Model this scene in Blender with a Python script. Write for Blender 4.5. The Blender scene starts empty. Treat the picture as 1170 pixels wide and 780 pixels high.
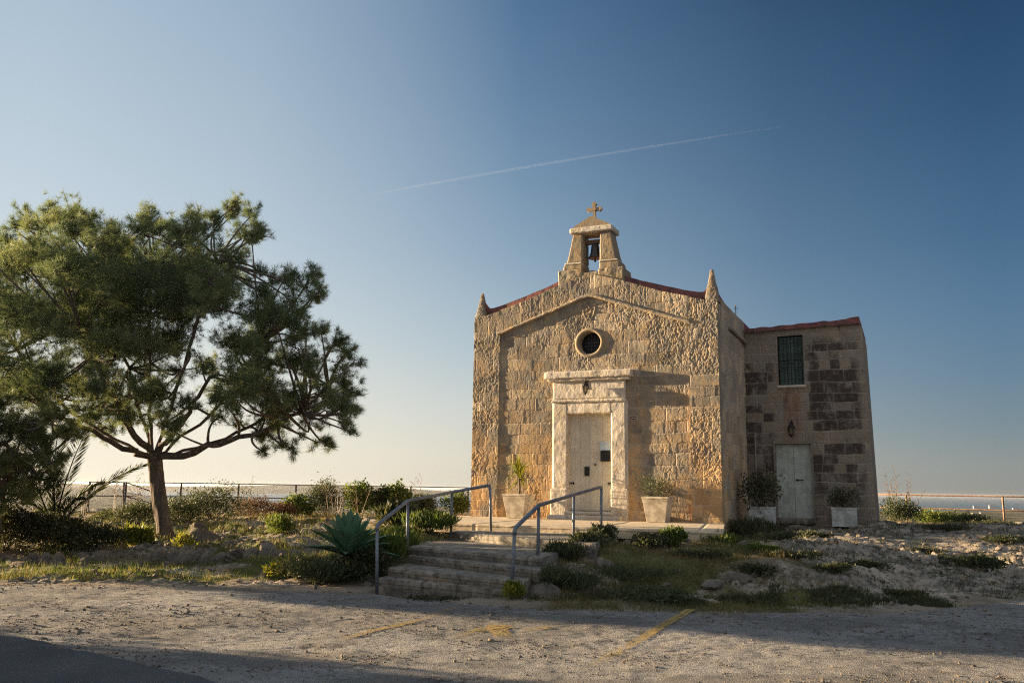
import bpy, math, random
import numpy as np
from mathutils import Vector, Matrix
random.seed(7)
RNG = np.random.default_rng(11)
sc = bpy.context.scene
COL = sc.collection
R = math.radians

# ------------------------------------------------------------------ measurement of the place
F = 1000.0                       # focal length in pixels of the 1170 px wide photograph
PITCH = math.atan(168 / F)
ROLL = 0.014
EYE = 1.6
def ray(px, py):
    x = (px - 585) / F; y = (390 - py) / F
    x, y = x * math.cos(ROLL) - y * math.sin(ROLL), x * math.sin(ROLL) + y * math.cos(ROLL)
    return (x, math.cos(PITCH) - y * math.sin(PITCH), math.sin(PITCH) + y * math.cos(PITCH))
def at(px, py, Y):               # a measured sight line at distance Y -> metres
    d = ray(px, py); t = Y / d[1]
    return (d[0] * t, Y, EYE + d[2] * t)
def atz(px, py, z):
    d = ray(px, py); t = (z - EYE) / d[2]
    return (d[0] * t, d[1] * t, z)
C0 = (4.782, 20.0)               # near right corner of the chapel
TH = R(24.3)
U = (math.cos(TH), -math.sin(TH)); V = (math.sin(TH), math.cos(TH))
def wp(s, v): return (C0[0] + U[0] * s + V[0] * v, C0[1] + U[1] * s + V[1] * v)

# ------------------------------------------------------------------ noise
def _h(ix, iy, iz, seed):
    n = (ix.astype(np.int64) * 374761393 + iy.astype(np.int64) * 668265263 + iz.astype(np.int64) * 2147483647 + seed * 974711) & 0xffffffff
    n = ((n ^ (n >> 13)) * 1274126177) & 0xffffffff
    n = ((n ^ (n >> 16)) * 2246822519) & 0xffffffff
    return ((n ^ (n >> 15)) & 0xffffff) / float(0xffffff)
def n3(x, y, z, seed=0):
    x, y, z = np.broadcast_arrays(np.asarray(x, float), np.asarray(y, float), np.asarray(z, float))
    fx, fy, fz = np.floor(x), np.floor(y), np.floor(z)
    tx, ty, tz = x - fx, y - fy, z - fz
    tx = tx * tx * (3 - 2 * tx); ty = ty * ty * (3 - 2 * ty); tz = tz * tz * (3 - 2 * tz)
    r = 0
    for i in (0, 1):
        for j in (0, 1):
            for k in (0, 1):
                w = (tx if i else 1 - tx) * (ty if j else 1 - ty) * (tz if k else 1 - tz)
                r = r + w * _h(fx + i, fy + j, fz + k, seed)
    return r
def n2(x, y, seed=0):
    x, y = np.broadcast_arrays(np.asarray(x, float), np.asarray(y, float))
    fx, fy = np.floor(x), np.floor(y)
    tx, ty = x - fx, y - fy
    tx = tx * tx * (3 - 2 * tx); ty = ty * ty * (3 - 2 * ty)
    z = np.zeros_like(fx)
    a = _h(fx, fy, z, seed); b = _h(fx + 1, fy, z, seed); c = _h(fx, fy + 1, z, seed); d = _h(fx + 1, fy + 1, z, seed)
    return (a * (1 - tx) + b * tx) * (1 - ty) + (c * (1 - tx) + d * tx) * ty
def fbm(x, y, seed=0, o=4, g=.5):
    r = 0; a = 1; t = 0
    for i in range(o):
        r = r + a * n2(x * 2 ** i + 17.3 * i, y * 2 ** i - 9.1 * i, seed + i); t += a; a *= g
    return r / t
def fbm3(x, y, z, seed=0, o=3):
    r = 0; a = 1; t = 0
    for i in range(o):
        r = r + a * n3(x * 2 ** i + 7.7 * i, y * 2 ** i, z * 2 ** i, seed + i); t += a; a *= .5
    return r / t
def sstep(a, b, x):
    t = np.clip((x - a) / (b - a), 0, 1); return t * t * (3 - 2 * t)
def spow(v, p): return np.sign(v) * np.abs(v) ** p

# ------------------------------------------------------------------ object helpers
def link(o, parent=None):
    COL.objects.link(o)
    if parent is not None: o.parent = parent
    return o
def tag(o, label=None, cat=None, group=None, kind=None):
    if label: o['label'] = label
    if cat: o['category'] = cat
    if group: o['group'] = group
    if kind: o['kind'] = kind
    return o
def empty(name, loc, label, cat, group=None, rz=0):
    o = bpy.data.objects.new(name, None); o.location = loc; o.rotation_euler = (0, 0, rz)
    o.empty_display_size = .2
    link(o); return tag(o, label, cat, group)
class MB:
    def __init__(s): s.v = []; s.f = {}; s.n = 0; s.a = {}
    def add(s, v, f, **attrs):
        v = np.asarray(v, float).reshape(-1, 3)
        if len(v) == 0: return s
        if not isinstance(f, (list, tuple)) or (len(f) and np.isscalar(f[0])): f = [f]
        if len(f) and not isinstance(f[0], np.ndarray): 
            g = {}
            for q in f: g.setdefault(len(q), []).append(q)
            f = [np.array(q) for q in g.values()]
        for q in f:
            if len(q): s.f.setdefault(q.shape[1], []).append(q + s.n)
        s.v.append(v)
        for k in set(list(s.a.keys()) + list(attrs.keys())):
            if k not in s.a: s.a[k] = [np.zeros(s.n)] if s.n else []
            val = attrs.get(k, 0)
            s.a[k].append(np.broadcast_to(np.asarray(val, float), (len(v),)).copy())
        s.n += len(v); return s
    def build(s, name, mat, parent=None, smooth=False, loc=None):
        v = np.concatenate(s.v) if s.v else np.zeros((0, 3))
        if loc is not None: v = v - np.array(loc)
        me = bpy.data.meshes.new(name)
        me.vertices.add(len(v)); me.vertices.foreach_set('co', v.astype(np.float32).ravel())
        idx = []; st = []; tot = []; c = 0
        for k, L in s.f.items():
            q = np.concatenate(L); idx.append(q.ravel()); st.append(c + np.arange(len(q)) * k); tot.append(np.full(len(q), k)); c += q.size
        idx = np.concatenate(idx); st = np.concatenate(st); tot = np.concatenate(tot)
        me.loops.add(len(idx)); me.loops.foreach_set('vertex_index', idx.astype(np.int32))
        me.polygons.add(len(st)); me.polygons.foreach_set('loop_start', st.astype(np.int32)); me.polygons.foreach_set('loop_total', tot.astype(np.int32))
        me.polygons.foreach_set('use_smooth', np.full(len(st), smooth))
        me.update(calc_edges=True); me.validate()
        for k, L in s.a.items():
            at_ = me.attributes.new(k, 'FLOAT', 'POINT'); at_.data.foreach_set('value', np.concatenate(L).astype(np.float32))
        if mat: me.materials.append(mat)
        o = bpy.data.objects.new(name, me)
        if loc is not None: o.location = loc
        return link(o, parent)
def grid_faces(nu, nv):
    i = np.arange(nu - 1)[:, None] * nv + np.arange(nv - 1)[None, :]
    i = i.ravel(); return np.stack([i, i + nv, i + nv + 1, i + 1], 1)
def box(m, x0, x1, y0, y1, z0, z1, **a):
    v = [(x, y, z) for x in (x0, x1) for y in (y0, y1) for z in (z0, z1)]
    return m.add(v, [(0, 1, 3, 2), (4, 6, 7, 5), (0, 4, 5, 1), (2, 3, 7, 6), (0, 2, 6, 4), (1, 5, 7, 3)], **a)
def prism(m, pts, y0, y1):         # pts in (x,z), extruded in y
    n = len(pts)
    v = [(p[0], y0, p[1]) for p in pts] + [(p[0], y1, p[1]) for p in pts]
    return m.add(v, [tuple(range(n)), tuple(range(2 * n - 1, n - 1, -1))] + [(i, i + n, (i + 1) % n + n, (i + 1) % n) for i in range(n)])
def zprism(m, pts, z0, z1):
    n = len(pts)
    v = [(p[0], p[1], z0) for p in pts] + [(p[0], p[1], z1) for p in pts]
    return m.add(v, [tuple(range(n - 1, -1, -1)), tuple(range(n, 2 * n))] + [(i, (i + 1) % n, (i + 1) % n + n, i + n) for i in range(n)])
def tube(m, path, rad, ns=8, cap=True, **a):
    P = np.asarray(path, float); n = len(P)
    rad = np.broadcast_to(np.asarray(rad, float), (n,))
    T = np.gradient(P, axis=0); T /= np.linalg.norm(T, axis=1)[:, None] + 1e-9
    up = np.array([0, 0, 1.]) if abs(T[0][2]) < .9 else np.array([1., 0, 0])
    vs = []
    for i in range(n):
        a_ = np.cross(T[i], up); a_ /= np.linalg.norm(a_) + 1e-9; b = np.cross(T[i], a_); up = np.cross(a_, T[i])
        t = np.arange(ns) * 2 * math.pi / ns
        vs.append(P[i] + rad[i] * (np.cos(t)[:, None] * a_ + np.sin(t)[:, None] * b))
    v = np.concatenate(vs)
    f = [(i * ns + j, i * ns + (j + 1) % ns, (i + 1) * ns + (j + 1) % ns, (i + 1) * ns + j) for i in range(n - 1) for j in range(ns)]
    if cap: f += [tuple(range(ns - 1, -1, -1)), tuple((n - 1) * ns + j for j in range(ns))]
    return m.add(v, f, **a)
def lathe(m, prof, cx, cy, ns=20, **a):   # prof list (r,z)
    t = np.arange(ns) * 2 * math.pi / ns
    v = np.concatenate([np.stack([cx + r * np.cos(t), cy + r * np.sin(t), np.full(ns, z)], 1) for r, z in prof]); n = len(prof)
    f = [(i * ns + j, i * ns + (j + 1) % ns, (i + 1) * ns + (j + 1) % ns, (i + 1) * ns + j) for i in range(n - 1) for j in range(ns)]
    f += [tuple(range(ns - 1, -1, -1)), tuple((n - 1) * ns + j for j in range(ns))]
    return m.add(v, f, **a)
def nbox(m, x0, x1, y0, y1, z0, z1, res=.03, amp=.006, sc_=8, seed=0, warp=None, rnd=.012):
    """box with worn, uneven faces and softened arrises"""
    def ax(a, b): return np.linspace(a, b, max(3, int(abs(b - a) / res) + 1))
    xs, ys, zs = ax(x0, x1), ax(y0, y1), ax(z0, z1)
    cx, cy, cz = (x0 + x1) / 2, (y0 + y1) / 2, (z0 + z1) / 2
    for fixed, A, B, val, flip in (('y', xs, zs, y0, 0), ('y', xs, zs, y1, 1), ('x', ys, zs, x0, 1), ('x', ys, zs, x1, 0), ('z', xs, ys, z0, 1), ('z', xs, ys, z1, 0)):
        a, b = np.meshgrid(A, B, indexing='ij'); a = a.ravel(); b = b.ravel(); c = np.full(a.shape, val)
        v = np.stack({'y': (a, c, b), 'x': (c, a, b), 'z': (a, b, c)}[fixed], 1)
        # soften edges
        d = np.stack([np.minimum(v[:, 0] - x0, x1 - v[:, 0]), np.minimum(v[:, 1] - y0, y1 - v[:, 1]), np.minimum(v[:, 2] - z0, z1 - v[:, 2])], 1)
        near = np.sort(d, 1)[:, 1]
        k = rnd * (1 - sstep(0, rnd * 1.5 + 1e-6, near)) * (.5 + fbm3(v[:, 0] * 6, v[:, 1] * 6, v[:, 2] * 6, seed + 5, 2))
        ctr = np.array([cx, cy, cz]); dirv = np.sign(ctr - v) * (d < rnd * 1.2)
        v2 = v + dirv * k[:, None]
        N = np.stack([fbm3(v[:, 0] * sc_, v[:, 1] * sc_, v[:, 2] * sc_, seed + q, 3) - .5 for q in (0, 31, 67)], 1)
        v2 = v2 + N * 2 * amp
        if warp is not None: v2 = warp(v2)
        f = grid_faces(len(A), len(B))
        if flip: f = f[:, ::-1]
        m.add(v2, [f])
    return m
def rock(name, loc, size, seed, mat, label, group=None, cat='rock', rz=0, sub=4, amp=.35):
    import bmesh
    bm = bmesh.new(); bmesh.ops.create_icosphere(bm, subdivisions=sub, radius=1)
    v = np.array([q.co[:] for q in bm.verts]); f = np.array([[a.index for a in q.verts] for q in bm.faces]); bm.free()
    v = spow(v, .8)
    n = fbm3(v[:, 0] * 1.3 + seed * 3.1, v[:, 1] * 1.3, v[:, 2] * 1.3, seed, 4)
    n2_ = fbm3(v[:, 0] * 5 + seed, v[:, 1] * 5, v[:, 2] * 5, seed + 9, 3)
    v = v * (1 + amp * (n - .5) * 2 + .22 * (n2_ - .5))[:, None]
    rg = np.abs(fbm3(v[:, 0] * 2.6 + seed, v[:, 1] * 2.6, v[:, 2] * 3.4, seed + 29, 3) - .5) * 2; v = v * (1 - .16 * (1 - sstep(0, .25, rg)))[:, None]
    # chisel facets
    rr = np.random.default_rng(seed)
    for _ in range(11):
        d = rr.normal(size=3); d[2] = abs(d[2]) * .6; d /= np.linalg.norm(d)
        h = v @ d; cut = .45 + .3 * rr.random(); v = v - d * (np.maximum(h - cut, 0) * .85)[:, None]
    c, s = math.cos(rz), math.sin(rz)
    v = v * np.array(size); v = np.stack([v[:, 0] * c - v[:, 1] * s, v[:, 0] * s + v[:, 1] * c, v[:, 2]], 1)
    q_ = fbm3(v[:, 0] * 14, v[:, 1] * 14, v[:, 2] * 14, seed + 41, 3) - .5; v = v * (1 + .16 * q_)[:, None]
    m = MB(); m.add(v, [f])
    o = m.build(name, mat, None, smooth=False); o.location = loc
    return tag(o, label, cat, group)

# ------------------------------------------------------------------ materials
class NT:
    def __init__(s, name, disp=False):
        s.m = bpy.data.materials.new(name); s.m.use_nodes = True; s.t = s.m.node_tree
        s.b = s.t.nodes['Principled BSDF']; s.out = s.t.nodes['Material Output']
        s.b.inputs['Specular IOR Level'].default_value = .2; s.b.inputs['Roughness'].default_value = .9
    def set(s, sock, v):
        if isinstance(v, bpy.types.NodeSocket): s.t.links.new(v, sock)
        else:
            if isinstance(v, tuple) and len(v) == 3 and sock.type == 'RGBA': v = (*v, 1)
            sock.default_value = v
    def node(s, typ, **k):
        n = s.t.nodes.new(typ)
        for q, v in k.items(): setattr(n, q, v)
        return n
    def attr(s, name): return s.node('ShaderNodeAttribute', attribute_name=name).outputs['Fac']
    def coord(s): return s.node('ShaderNodeTexCoord').outputs['Object']
    def mapping(s, vec, scale=(1, 1, 1), loc=(0, 0, 0)):
        n = s.node('ShaderNodeMapping'); s.set(n.inputs['Vector'], vec); n.inputs['Scale'].default_value = scale; n.inputs['Location'].default_value = loc
        return n.outputs[0]
    def noise(s, scale, detail=4, rough=.55, vec=None, dist=0):
        n = s.node('ShaderNodeTexNoise'); s.set(n.inputs['Vector'], vec if vec is not None else s.coord())
        n.inputs['Scale'].default_value = scale; n.inputs['Detail'].default_value = detail; n.inputs['Roughness'].default_value = rough; n.inputs['Distortion'].default_value = dist
        return n.outputs['Fac']
    def voro(s, scale, vec=None, feature='F1'):
        n = s.node('ShaderNodeTexVoronoi', feature=feature); s.set(n.inputs['Vector'], vec if vec is not None else s.coord()); n.inputs['Scale'].default_value = scale
        return n.outputs['Distance']
    def ramp(s, fac, a, b, lo=0., hi=1.):
        n = s.node('ShaderNodeMapRange', interpolation_type='SMOOTHSTEP'); s.set(n.inputs['Value'], fac)
        n.inputs['From Min'].default_value = a; n.inputs['From Max'].default_value = b; n.inputs['To Min'].default_value = lo; n.inputs['To Max'].default_value = hi
        return n.outputs[0]
    def mix(s, fac, a, b, mode='MIX'):
        n = s.node('ShaderNodeMix', data_type='RGBA', blend_type=mode); s.set(n.inputs[0], fac); s.set(n.inputs[6], a); s.set(n.inputs[7], b)
        return n.outputs[2]
    def math(s, op, a, b=0.):
        n = s.node('ShaderNodeMath', operation=op); s.set(n.inputs[0], a); s.set(n.inputs[1], b); return n.outputs[0]
    def sep(s, vec):
        n = s.node('ShaderNodeSeparateXYZ'); s.set(n.inputs[0], vec); return n.outputs
    def bump(s, h, strength=.5, dist=.01):
        n = s.node('ShaderNodeBump'); s.set(n.inputs['Height'], h); n.inputs['Strength'].default_value = strength; n.inputs['Distance'].default_value = dist
        s.t.links.new(n.outputs[0], s.b.inputs['Normal']); return s
    def col(s, c, rough=None, metal=None, spec=None):
        s.set(s.b.inputs['Base Color'], c)
        if rough is not None: s.set(s.b.inputs['Roughness'], rough)
        if metal is not None: s.b.inputs['Metallic'].default_value = metal
        if spec is not None: s.b.inputs['Specular IOR Level'].default_value = spec
        return s

def mat_stone(name, pale=(.44, .35, .25), warm=(.47, .31, .16), grey=(.24, .205, .17), dark=(.13, .10, .08), warmlow=True, darkblocks=0., bump=.5, mortar=(.42, .34, .25)):
    n = NT(name); co = n.coord(); z = n.sep(co)[2]
    big = n.noise(.9, 5, .6, co); mid = n.noise(4.5, 5, .65, co); fine = n.noise(26, 4, .7, co)
    c = n.mix(n.ramp(big, .38, .62), pale, grey)
    c = n.mix(n.ramp(mid, .42, .66, 0, .75), c, warm)
    if warmlow:
        low = n.math('MULTIPLY', n.ramp(z, 4.1, 1.6), n.ramp(n.noise(1.3, 4, .6, n.mapping(co, (1, 1, .7), (3, 1, 2))), .35, .6))  # golden lower wall: real stone colour, with warm light painted in too
        c = n.mix(n.math('MULTIPLY', low, .75), c, (.52, .32, .14))
    blk = n.attr('blk')
    c = n.mix(.8, c, n.mix(blk, (.68, .66, .65), (1.24, 1.21, 1.15)), 'MULTIPLY')
    if darkblocks > 0:
        k = n.math('MULTIPLY', n.math('MULTIPLY', n.ramp(n.math('ADD', blk, n.math('MULTIPLY', mid, .5)), .56, .70), n.attr('dkb')), n.ramp(n.noise(7, 6, .75, co), .32, .46, .45, 1))
        c = n.mix(n.math('MULTIPLY', k, darkblocks), c, (.055, .042, .036))
    lich = n.ramp(n.noise(2.1, 7, .75, n.mapping(co, (1, 1, .8), (9, 2, 4))), .48, .62, 0, .75)
    c = n.mix(lich, c, grey)
    st = n.noise(3.2, 6, .7, n.mapping(co, (1, 1, .35), (5, 0, 0)))
    c = n.mix(n.ramp(st, .54, .70, 0, .8), c, dark)
    c = n.mix(n.math('MULTIPLY', n.attr('jnt'), .55), c, mortar)
    c = n.mix(n.math('MULTIPLY', n.attr('rust'), n.ramp(mid, .3, .6, .35, .9)), c, (.30, .12, .05))
    c = n.mix(.65, c, n.mix(fine, (.5, .5, .5), (1.5, 1.5, 1.5)), 'MULTIPLY')
    n.col(c, .95, spec=.1)
    hh = n.math('ADD', n.math('ADD', n.math('MULTIPLY', fine, .6), n.math('MULTIPLY', n.noise(70, 3, .7, co), .4)), n.noise(11, 4, .6, n.mapping(co, (1.6, 1, .7))))
    n.bump(hh, bump, .02)
    return n.m
M = {}
M['stone'] = mat_stone('weathered limestone', pale=(.38, .315, .225), warm=(.40, .285, .155), grey=(.20, .182, .15), dark=(.10, .085, .066))
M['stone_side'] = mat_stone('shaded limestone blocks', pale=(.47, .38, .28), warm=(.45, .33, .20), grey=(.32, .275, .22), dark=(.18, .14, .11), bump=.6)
M['annex'] = mat_stone('annex limestone', pale=(.36, .30, .225), warm=(.35, .265, .18), grey=(.25, .22, .18), dark=(.11, .09, .078), warmlow=False, darkblocks=.93, mortar=(.52, .45, .37))
M['trim'] = mat_stone('limewashed trim stone', pale=(.80, .73, .59), warm=(.66, .55, .37), grey=(.60, .54, .44), dark=(.36, .30, .22), warmlow=False, bump=.45)
M['bell_stone'] = mat_stone('bell cote stone', pale=(.42, .34, .22), warm=(.42, .30, .16), grey=(.30, .26, .19), warmlow=False, bump=.3)
n = NT('step stone'); co = n.coord()
c = n.mix(n.ramp(n.noise(2.2, 6, .65, co), .35, .65), (.33, .28, .21), (.20, .178, .145)); c = n.mix(n.ramp(n.noise(9, 5, .7, co), .46, .62, 0, .85), c, (.095, .085, .065)); c = n.mix(n.ramp(n.noise(2.5, 5, .7, n.mapping(co, (1, 1, .3), (3, 3, 3))), .52, .64, 0, .7), c, (.12, .11, .08))
c = n.mix(.5, c, n.mix(n.noise(60, 3, .7, co), (.6, .6, .6), (1.4, 1.4, 1.4)), 'MULTIPLY')
c = n.mix(n.math('MULTIPLY', n.attr('jnt'), .7), c, (.07, .06, .045))
n.col(c, .9).bump(n.noise(45, 5, .7, co), .5, .01); M['step'] = n.m
n = NT('slab concrete'); co = n.coord()
c = n.mix(n.ramp(n.noise(1.6, 6, .65, co), .35, .65), (.60, .48, .32), (.48, .385, .26)); c = n.mix(n.ramp(n.noise(7, 5, .7, co), .52, .7, 0, .5), c, (.24, .19, .14))
n.col(c, .9).bump(n.noise(45, 5, .7, co), .25, .006); M['slab'] = n.m
n = NT('boulder limestone'); co = n.coord()
c = n.mix(n.ramp(n.noise(2.5, 6, .65, co), .35, .62), (.34, .27, .19), (.20, .175, .145)); c = n.mix(n.ramp(n.noise(11, 5, .7, co), .52, .66, 0, .8), c, (.12, .105, .085))
n.col(c, .95, spec=.05).bump(n.noise(24, 7, .8, co), 1., .05); M['rock'] = n.m
n = NT('red roof membrane'); co = n.coord()
c = n.mix(n.ramp(n.noise(5, 5, .6, co), .35, .65), (.24, .085, .07), (.11, .055, .05)); c = n.mix(n.ramp(n.noise(14, 5, .7, co), .52, .64, 0, .6), c, (.22, .16, .13)); n.col(c, .7).bump(n.noise(6, 4, .6, co), .5, .03); M['red'] = n.m
def paint(name, c1, c2, rough=.5, sc_=3, b=.1, spec=.3):
    n = NT(name); co = n.coord()
    n.col(n.mix(n.ramp(n.noise(sc_, 6, .65, co), .35, .65), c1, c2), rough, spec=spec).bump(n.noise(30, 4, .6, co), b, .004); return n.m
M['door'] = paint('cream door paint', (.60, .55, .42), (.50, .45, .34), .45)
M['door_green'] = paint('pale green door paint', (.50, .53, .44), (.37, .38, .31), .5, 5)
M['shutter'] = paint('green shutter', (.12, .18, .14), (.09, .14, .11), .5)
M['iron'] = paint('black iron', (.012, .012, .012), (.03, .022, .018), .6)
M['galv'] = paint('galvanised steel', (.20, .22, .24), (.13, .145, .16), .45, 8); M['galv'].node_tree.nodes['Principled BSDF'].inputs['Metallic'].default_value = .3
M['rustrail'] = paint('rusty rail', (.30, .19, .11), (.17, .10, .07), .8, 9)
M['darkrail'] = paint('weathered rail', (.12, .10, .085), (.07, .06, .055), .7, 9)
M['bronze'] = paint('dark bronze', (.03, .032, .03), (.018, .018, .017), .4, 5, spec=.5)
M['planter'] = paint('cream planter', (.60, .52, .39), (.34, .28, .20), .8, 4.5)
M['planter_w'] = paint('pale planter', (.56, .57, .51), (.32, .33, .28), .8, 4.5)
M['soil'] = paint('potting soil', (.05, .035, .025), (.03, .022, .016), .95)
M['dark'] = paint('dark opening', (.012, .011, .010), (.02, .018, .016), .3)
M['paper'] = paint('notice paper', (.48, .56, .60), (.40, .50, .56), .6)
M['pipe'] = paint('grey pvc pipe', (.30, .28, .25), (.24, .22, .2), .5)
M['plaque'] = paint('stone plaque', (.38, .31, .26), (.30, .24, .2), .7)
M['wood'] = paint('old wood beam', (.14, .10, .07), (.09, .065, .045), .9, 12)
n = NT('lantern glass'); n.col((.35, .3, .2), .1); n.b.inputs['Transmission Weight'].default_value = .6; M['glass'] = n.m
def bark(name, a, b):
    n = NT(name); co = n.coord(); v = n.mapping(co, (1, 1, .3))
    c = n.mix(n.ramp(n.noise(9, 6, .7, v), .35, .62), a, b); h = n.voro(14, v)
    n.col(n.mix(n.ramp(h, .0, .25, .7, 0), c, (.05, .035, .025)), .95, spec=.1).bump(n.math('ADD', h, n.noise(30, 5, .7, v)), 1., .03); return n.m
M['bark'] = bark('pine bark', (.20, .155, .12), (.11, .09, .075))
M['twig'] = bark('pine twig', (.10, .075, .055), (.16, .13, .105))
def leafmat(name, cols, trans=.3, rough=.6):
    """cols: dark, mid, light"""
    n = NT(name); t = n.t; r = n.attr('rnd')
    cr = n.node('ShaderNodeValToRGB'); n.set(cr.inputs[0], r)
    el = cr.color_ramp.elements; el[0].color = (*cols[0], 1); el[1].color = (*cols[2], 1); e = el.new(.5); e.color = (*cols[1], 1)
    n.set(n.b.inputs['Base Color'], cr.outputs[0]); n.b.inputs['Roughness'].default_value = rough; n.b.inputs['Specular IOR Level'].default_value = .25
    tr = n.node('ShaderNodeBsdfTranslucent'); n.set(tr.inputs['Color'], n.mix(.5, cr.outputs[0], (1.6, 1.5, .6), 'MULTIPLY'))
    mx = n.node('ShaderNodeMixShader'); mx.inputs[0].default_value = trans
    t.links.new(n.b.outputs[0], mx.inputs[1]); t.links.new(tr.outputs[0], mx.inputs[2]); t.links.new(mx.outputs[0], n.out.inputs['Surface'])
    return n.m
M['needle'] = leafmat('pine needles', ((.075, .11, .062), (.135, .175, .088), (.24, .255, .12)), .42)
M['needle2'] = leafmat('young pine needles', ((.06, .08, .035), (.12, .14, .05), (.23, .22, .08)), .38)
M['leaf_dark'] = leafmat('dark leaves', ((.03, .038, .018), (.06, .068, .032), (.13, .125, .06)), .3)
M['leaf_olive'] = leafmat('olive leaves', ((.04, .05, .025), (.07, .085, .04), (.12, .125, .06)), .3)
M['leaf_green'] = leafmat('fresh green leaves', ((.05, .08, .02), (.09, .13, .03), (.19, .20, .04)), .4)
M['leaf_yellow'] = leafmat('yellow green leaves', ((.09, .12, .02), (.17, .19, .03), (.36, .30, .04)), .4)
M['leaf_red'] = leafmat('reddish brown seed heads', ((.07, .035, .025), (.12, .06, .035), (.18, .11, .05)), .3)
M['grass'] = leafmat('mixed grass', ((.05, .07, .02), (.11, .12, .035), (.26, .21, .09)), .4)
M['grass_dry'] = leafmat('dry grass', ((.14, .11, .05), (.24, .18, .08), (.36, .27, .13)), .4)
M['agave'] = leafmat('agave leaf', ((.09, .18, .10), (.13, .25, .14), (.19, .32, .18)), .08, .4)
M['palm'] = leafmat('palm leaflet', ((.035, .05, .025), (.06, .075, .035), (.10, .10, .05)), .25)
M['dry'] = leafmat('dry stalk', ((.13, .09, .06), (.20, .14, .09), (.26, .19, .12)), .2)

# ------------------------------------------------------------------ terrain
EX = np.array([-60, -14, -9, -6, -4, -2.6, -1.9, 0, .5, 2.5, 5, 6.2, 7.5, 9, 14, 60.])
EY = np.array([13.8, 13.4, 13.2, 13.3, 13.2, 12.9, 12.75, 11.55, 11.5, 11.45, 11.6, 12.3, 13.3, 14.2, 16.5, 19.])
def RAMP(y): return .11 * sstep(8.8, 12.2, np.asarray(y, float))
CP = np.array([(-10, 16.4, .1), (-6, 16.8, .1), (-14, 16.5, .1), (-10, 18.2, .4), (-6, 18, .36), (-14, 19, .4), (-8, 20.5, .47), (-12, 21, .5), (-8, 25, .6), (-12, 28, .6), (-6, 22, .6),
    (-4, 16.6, .3), (-4, 18, .55), (-4, 20.5, .68), (-3, 25, .76), (-8, 31, .6), (-14, 31, .58), (-20, 25, .5), (0, 31, .7), (-3.2, 14.4, .2), (-2.5, 15.5, .5), (-2, 17.5, .74), (-1.5, 20, .82), (-1, 23, .88), (-2.7, 13.5, .06),
    (1.0, 12.8, .2), (1.1, 13.7, .5), (1.7, 14.8, .66), (2.6, 14.5, .55), (2.2, 13.1, .2), (4, 13.2, .2), (4, 14.7, .55), (5.5, 14.6, .42), (5.6, 17, .76), (3.4, 15.7, .70), (4.6, 16.2, .74), (0, 19, .8), (3, 18, .8), (0, 15.5, .45),
    (7, 16, .5), (7, 19, .72), (8, 22, .78), (10, 19, .83), (10, 16.5, .54), (12, 17.6, .76), (8, 15, .25), (13, 22, .86), (9.5, 24, .74), (12, 29, .62), (17, 31, .54), (22, 25, .5), (15, 19, .88), (6.5, 13.8, .12), (25, 33, .5),
    (-8, 14.4, .02), (-4, 14.3, .02), (-12, 14.4, .02), (0, 11.9, .0), (3, 12.3, .02), (6.3, 13.3, .02), (9, 15.3, .05), (14, 17.6, .1), (22, 19.5, .1), (-25, 15, .05)])
def Gbase(x, y):
    x = np.asarray(x, float); y = np.asarray(y, float)
    W = 0; S = 0
    for a, b, c in CP:
        w = 1 / ((x - a) ** 2 + (y - b) ** 2 + .12) ** 1.7
        W = W + w; S = S + w * c
    e = y - np.interp(x, EX, EY)
    w_ = sstep(-.1, 1.5, e); rp_ = RAMP(y); h = rp_ * (1 - w_) + np.maximum(S / W, rp_) * w_
    edge = 33.5 + 1.5 * (n2(x * .2, 0, 3) - .5)
    h = h - np.maximum(y - edge, 0) * .55
    return h, e
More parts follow.
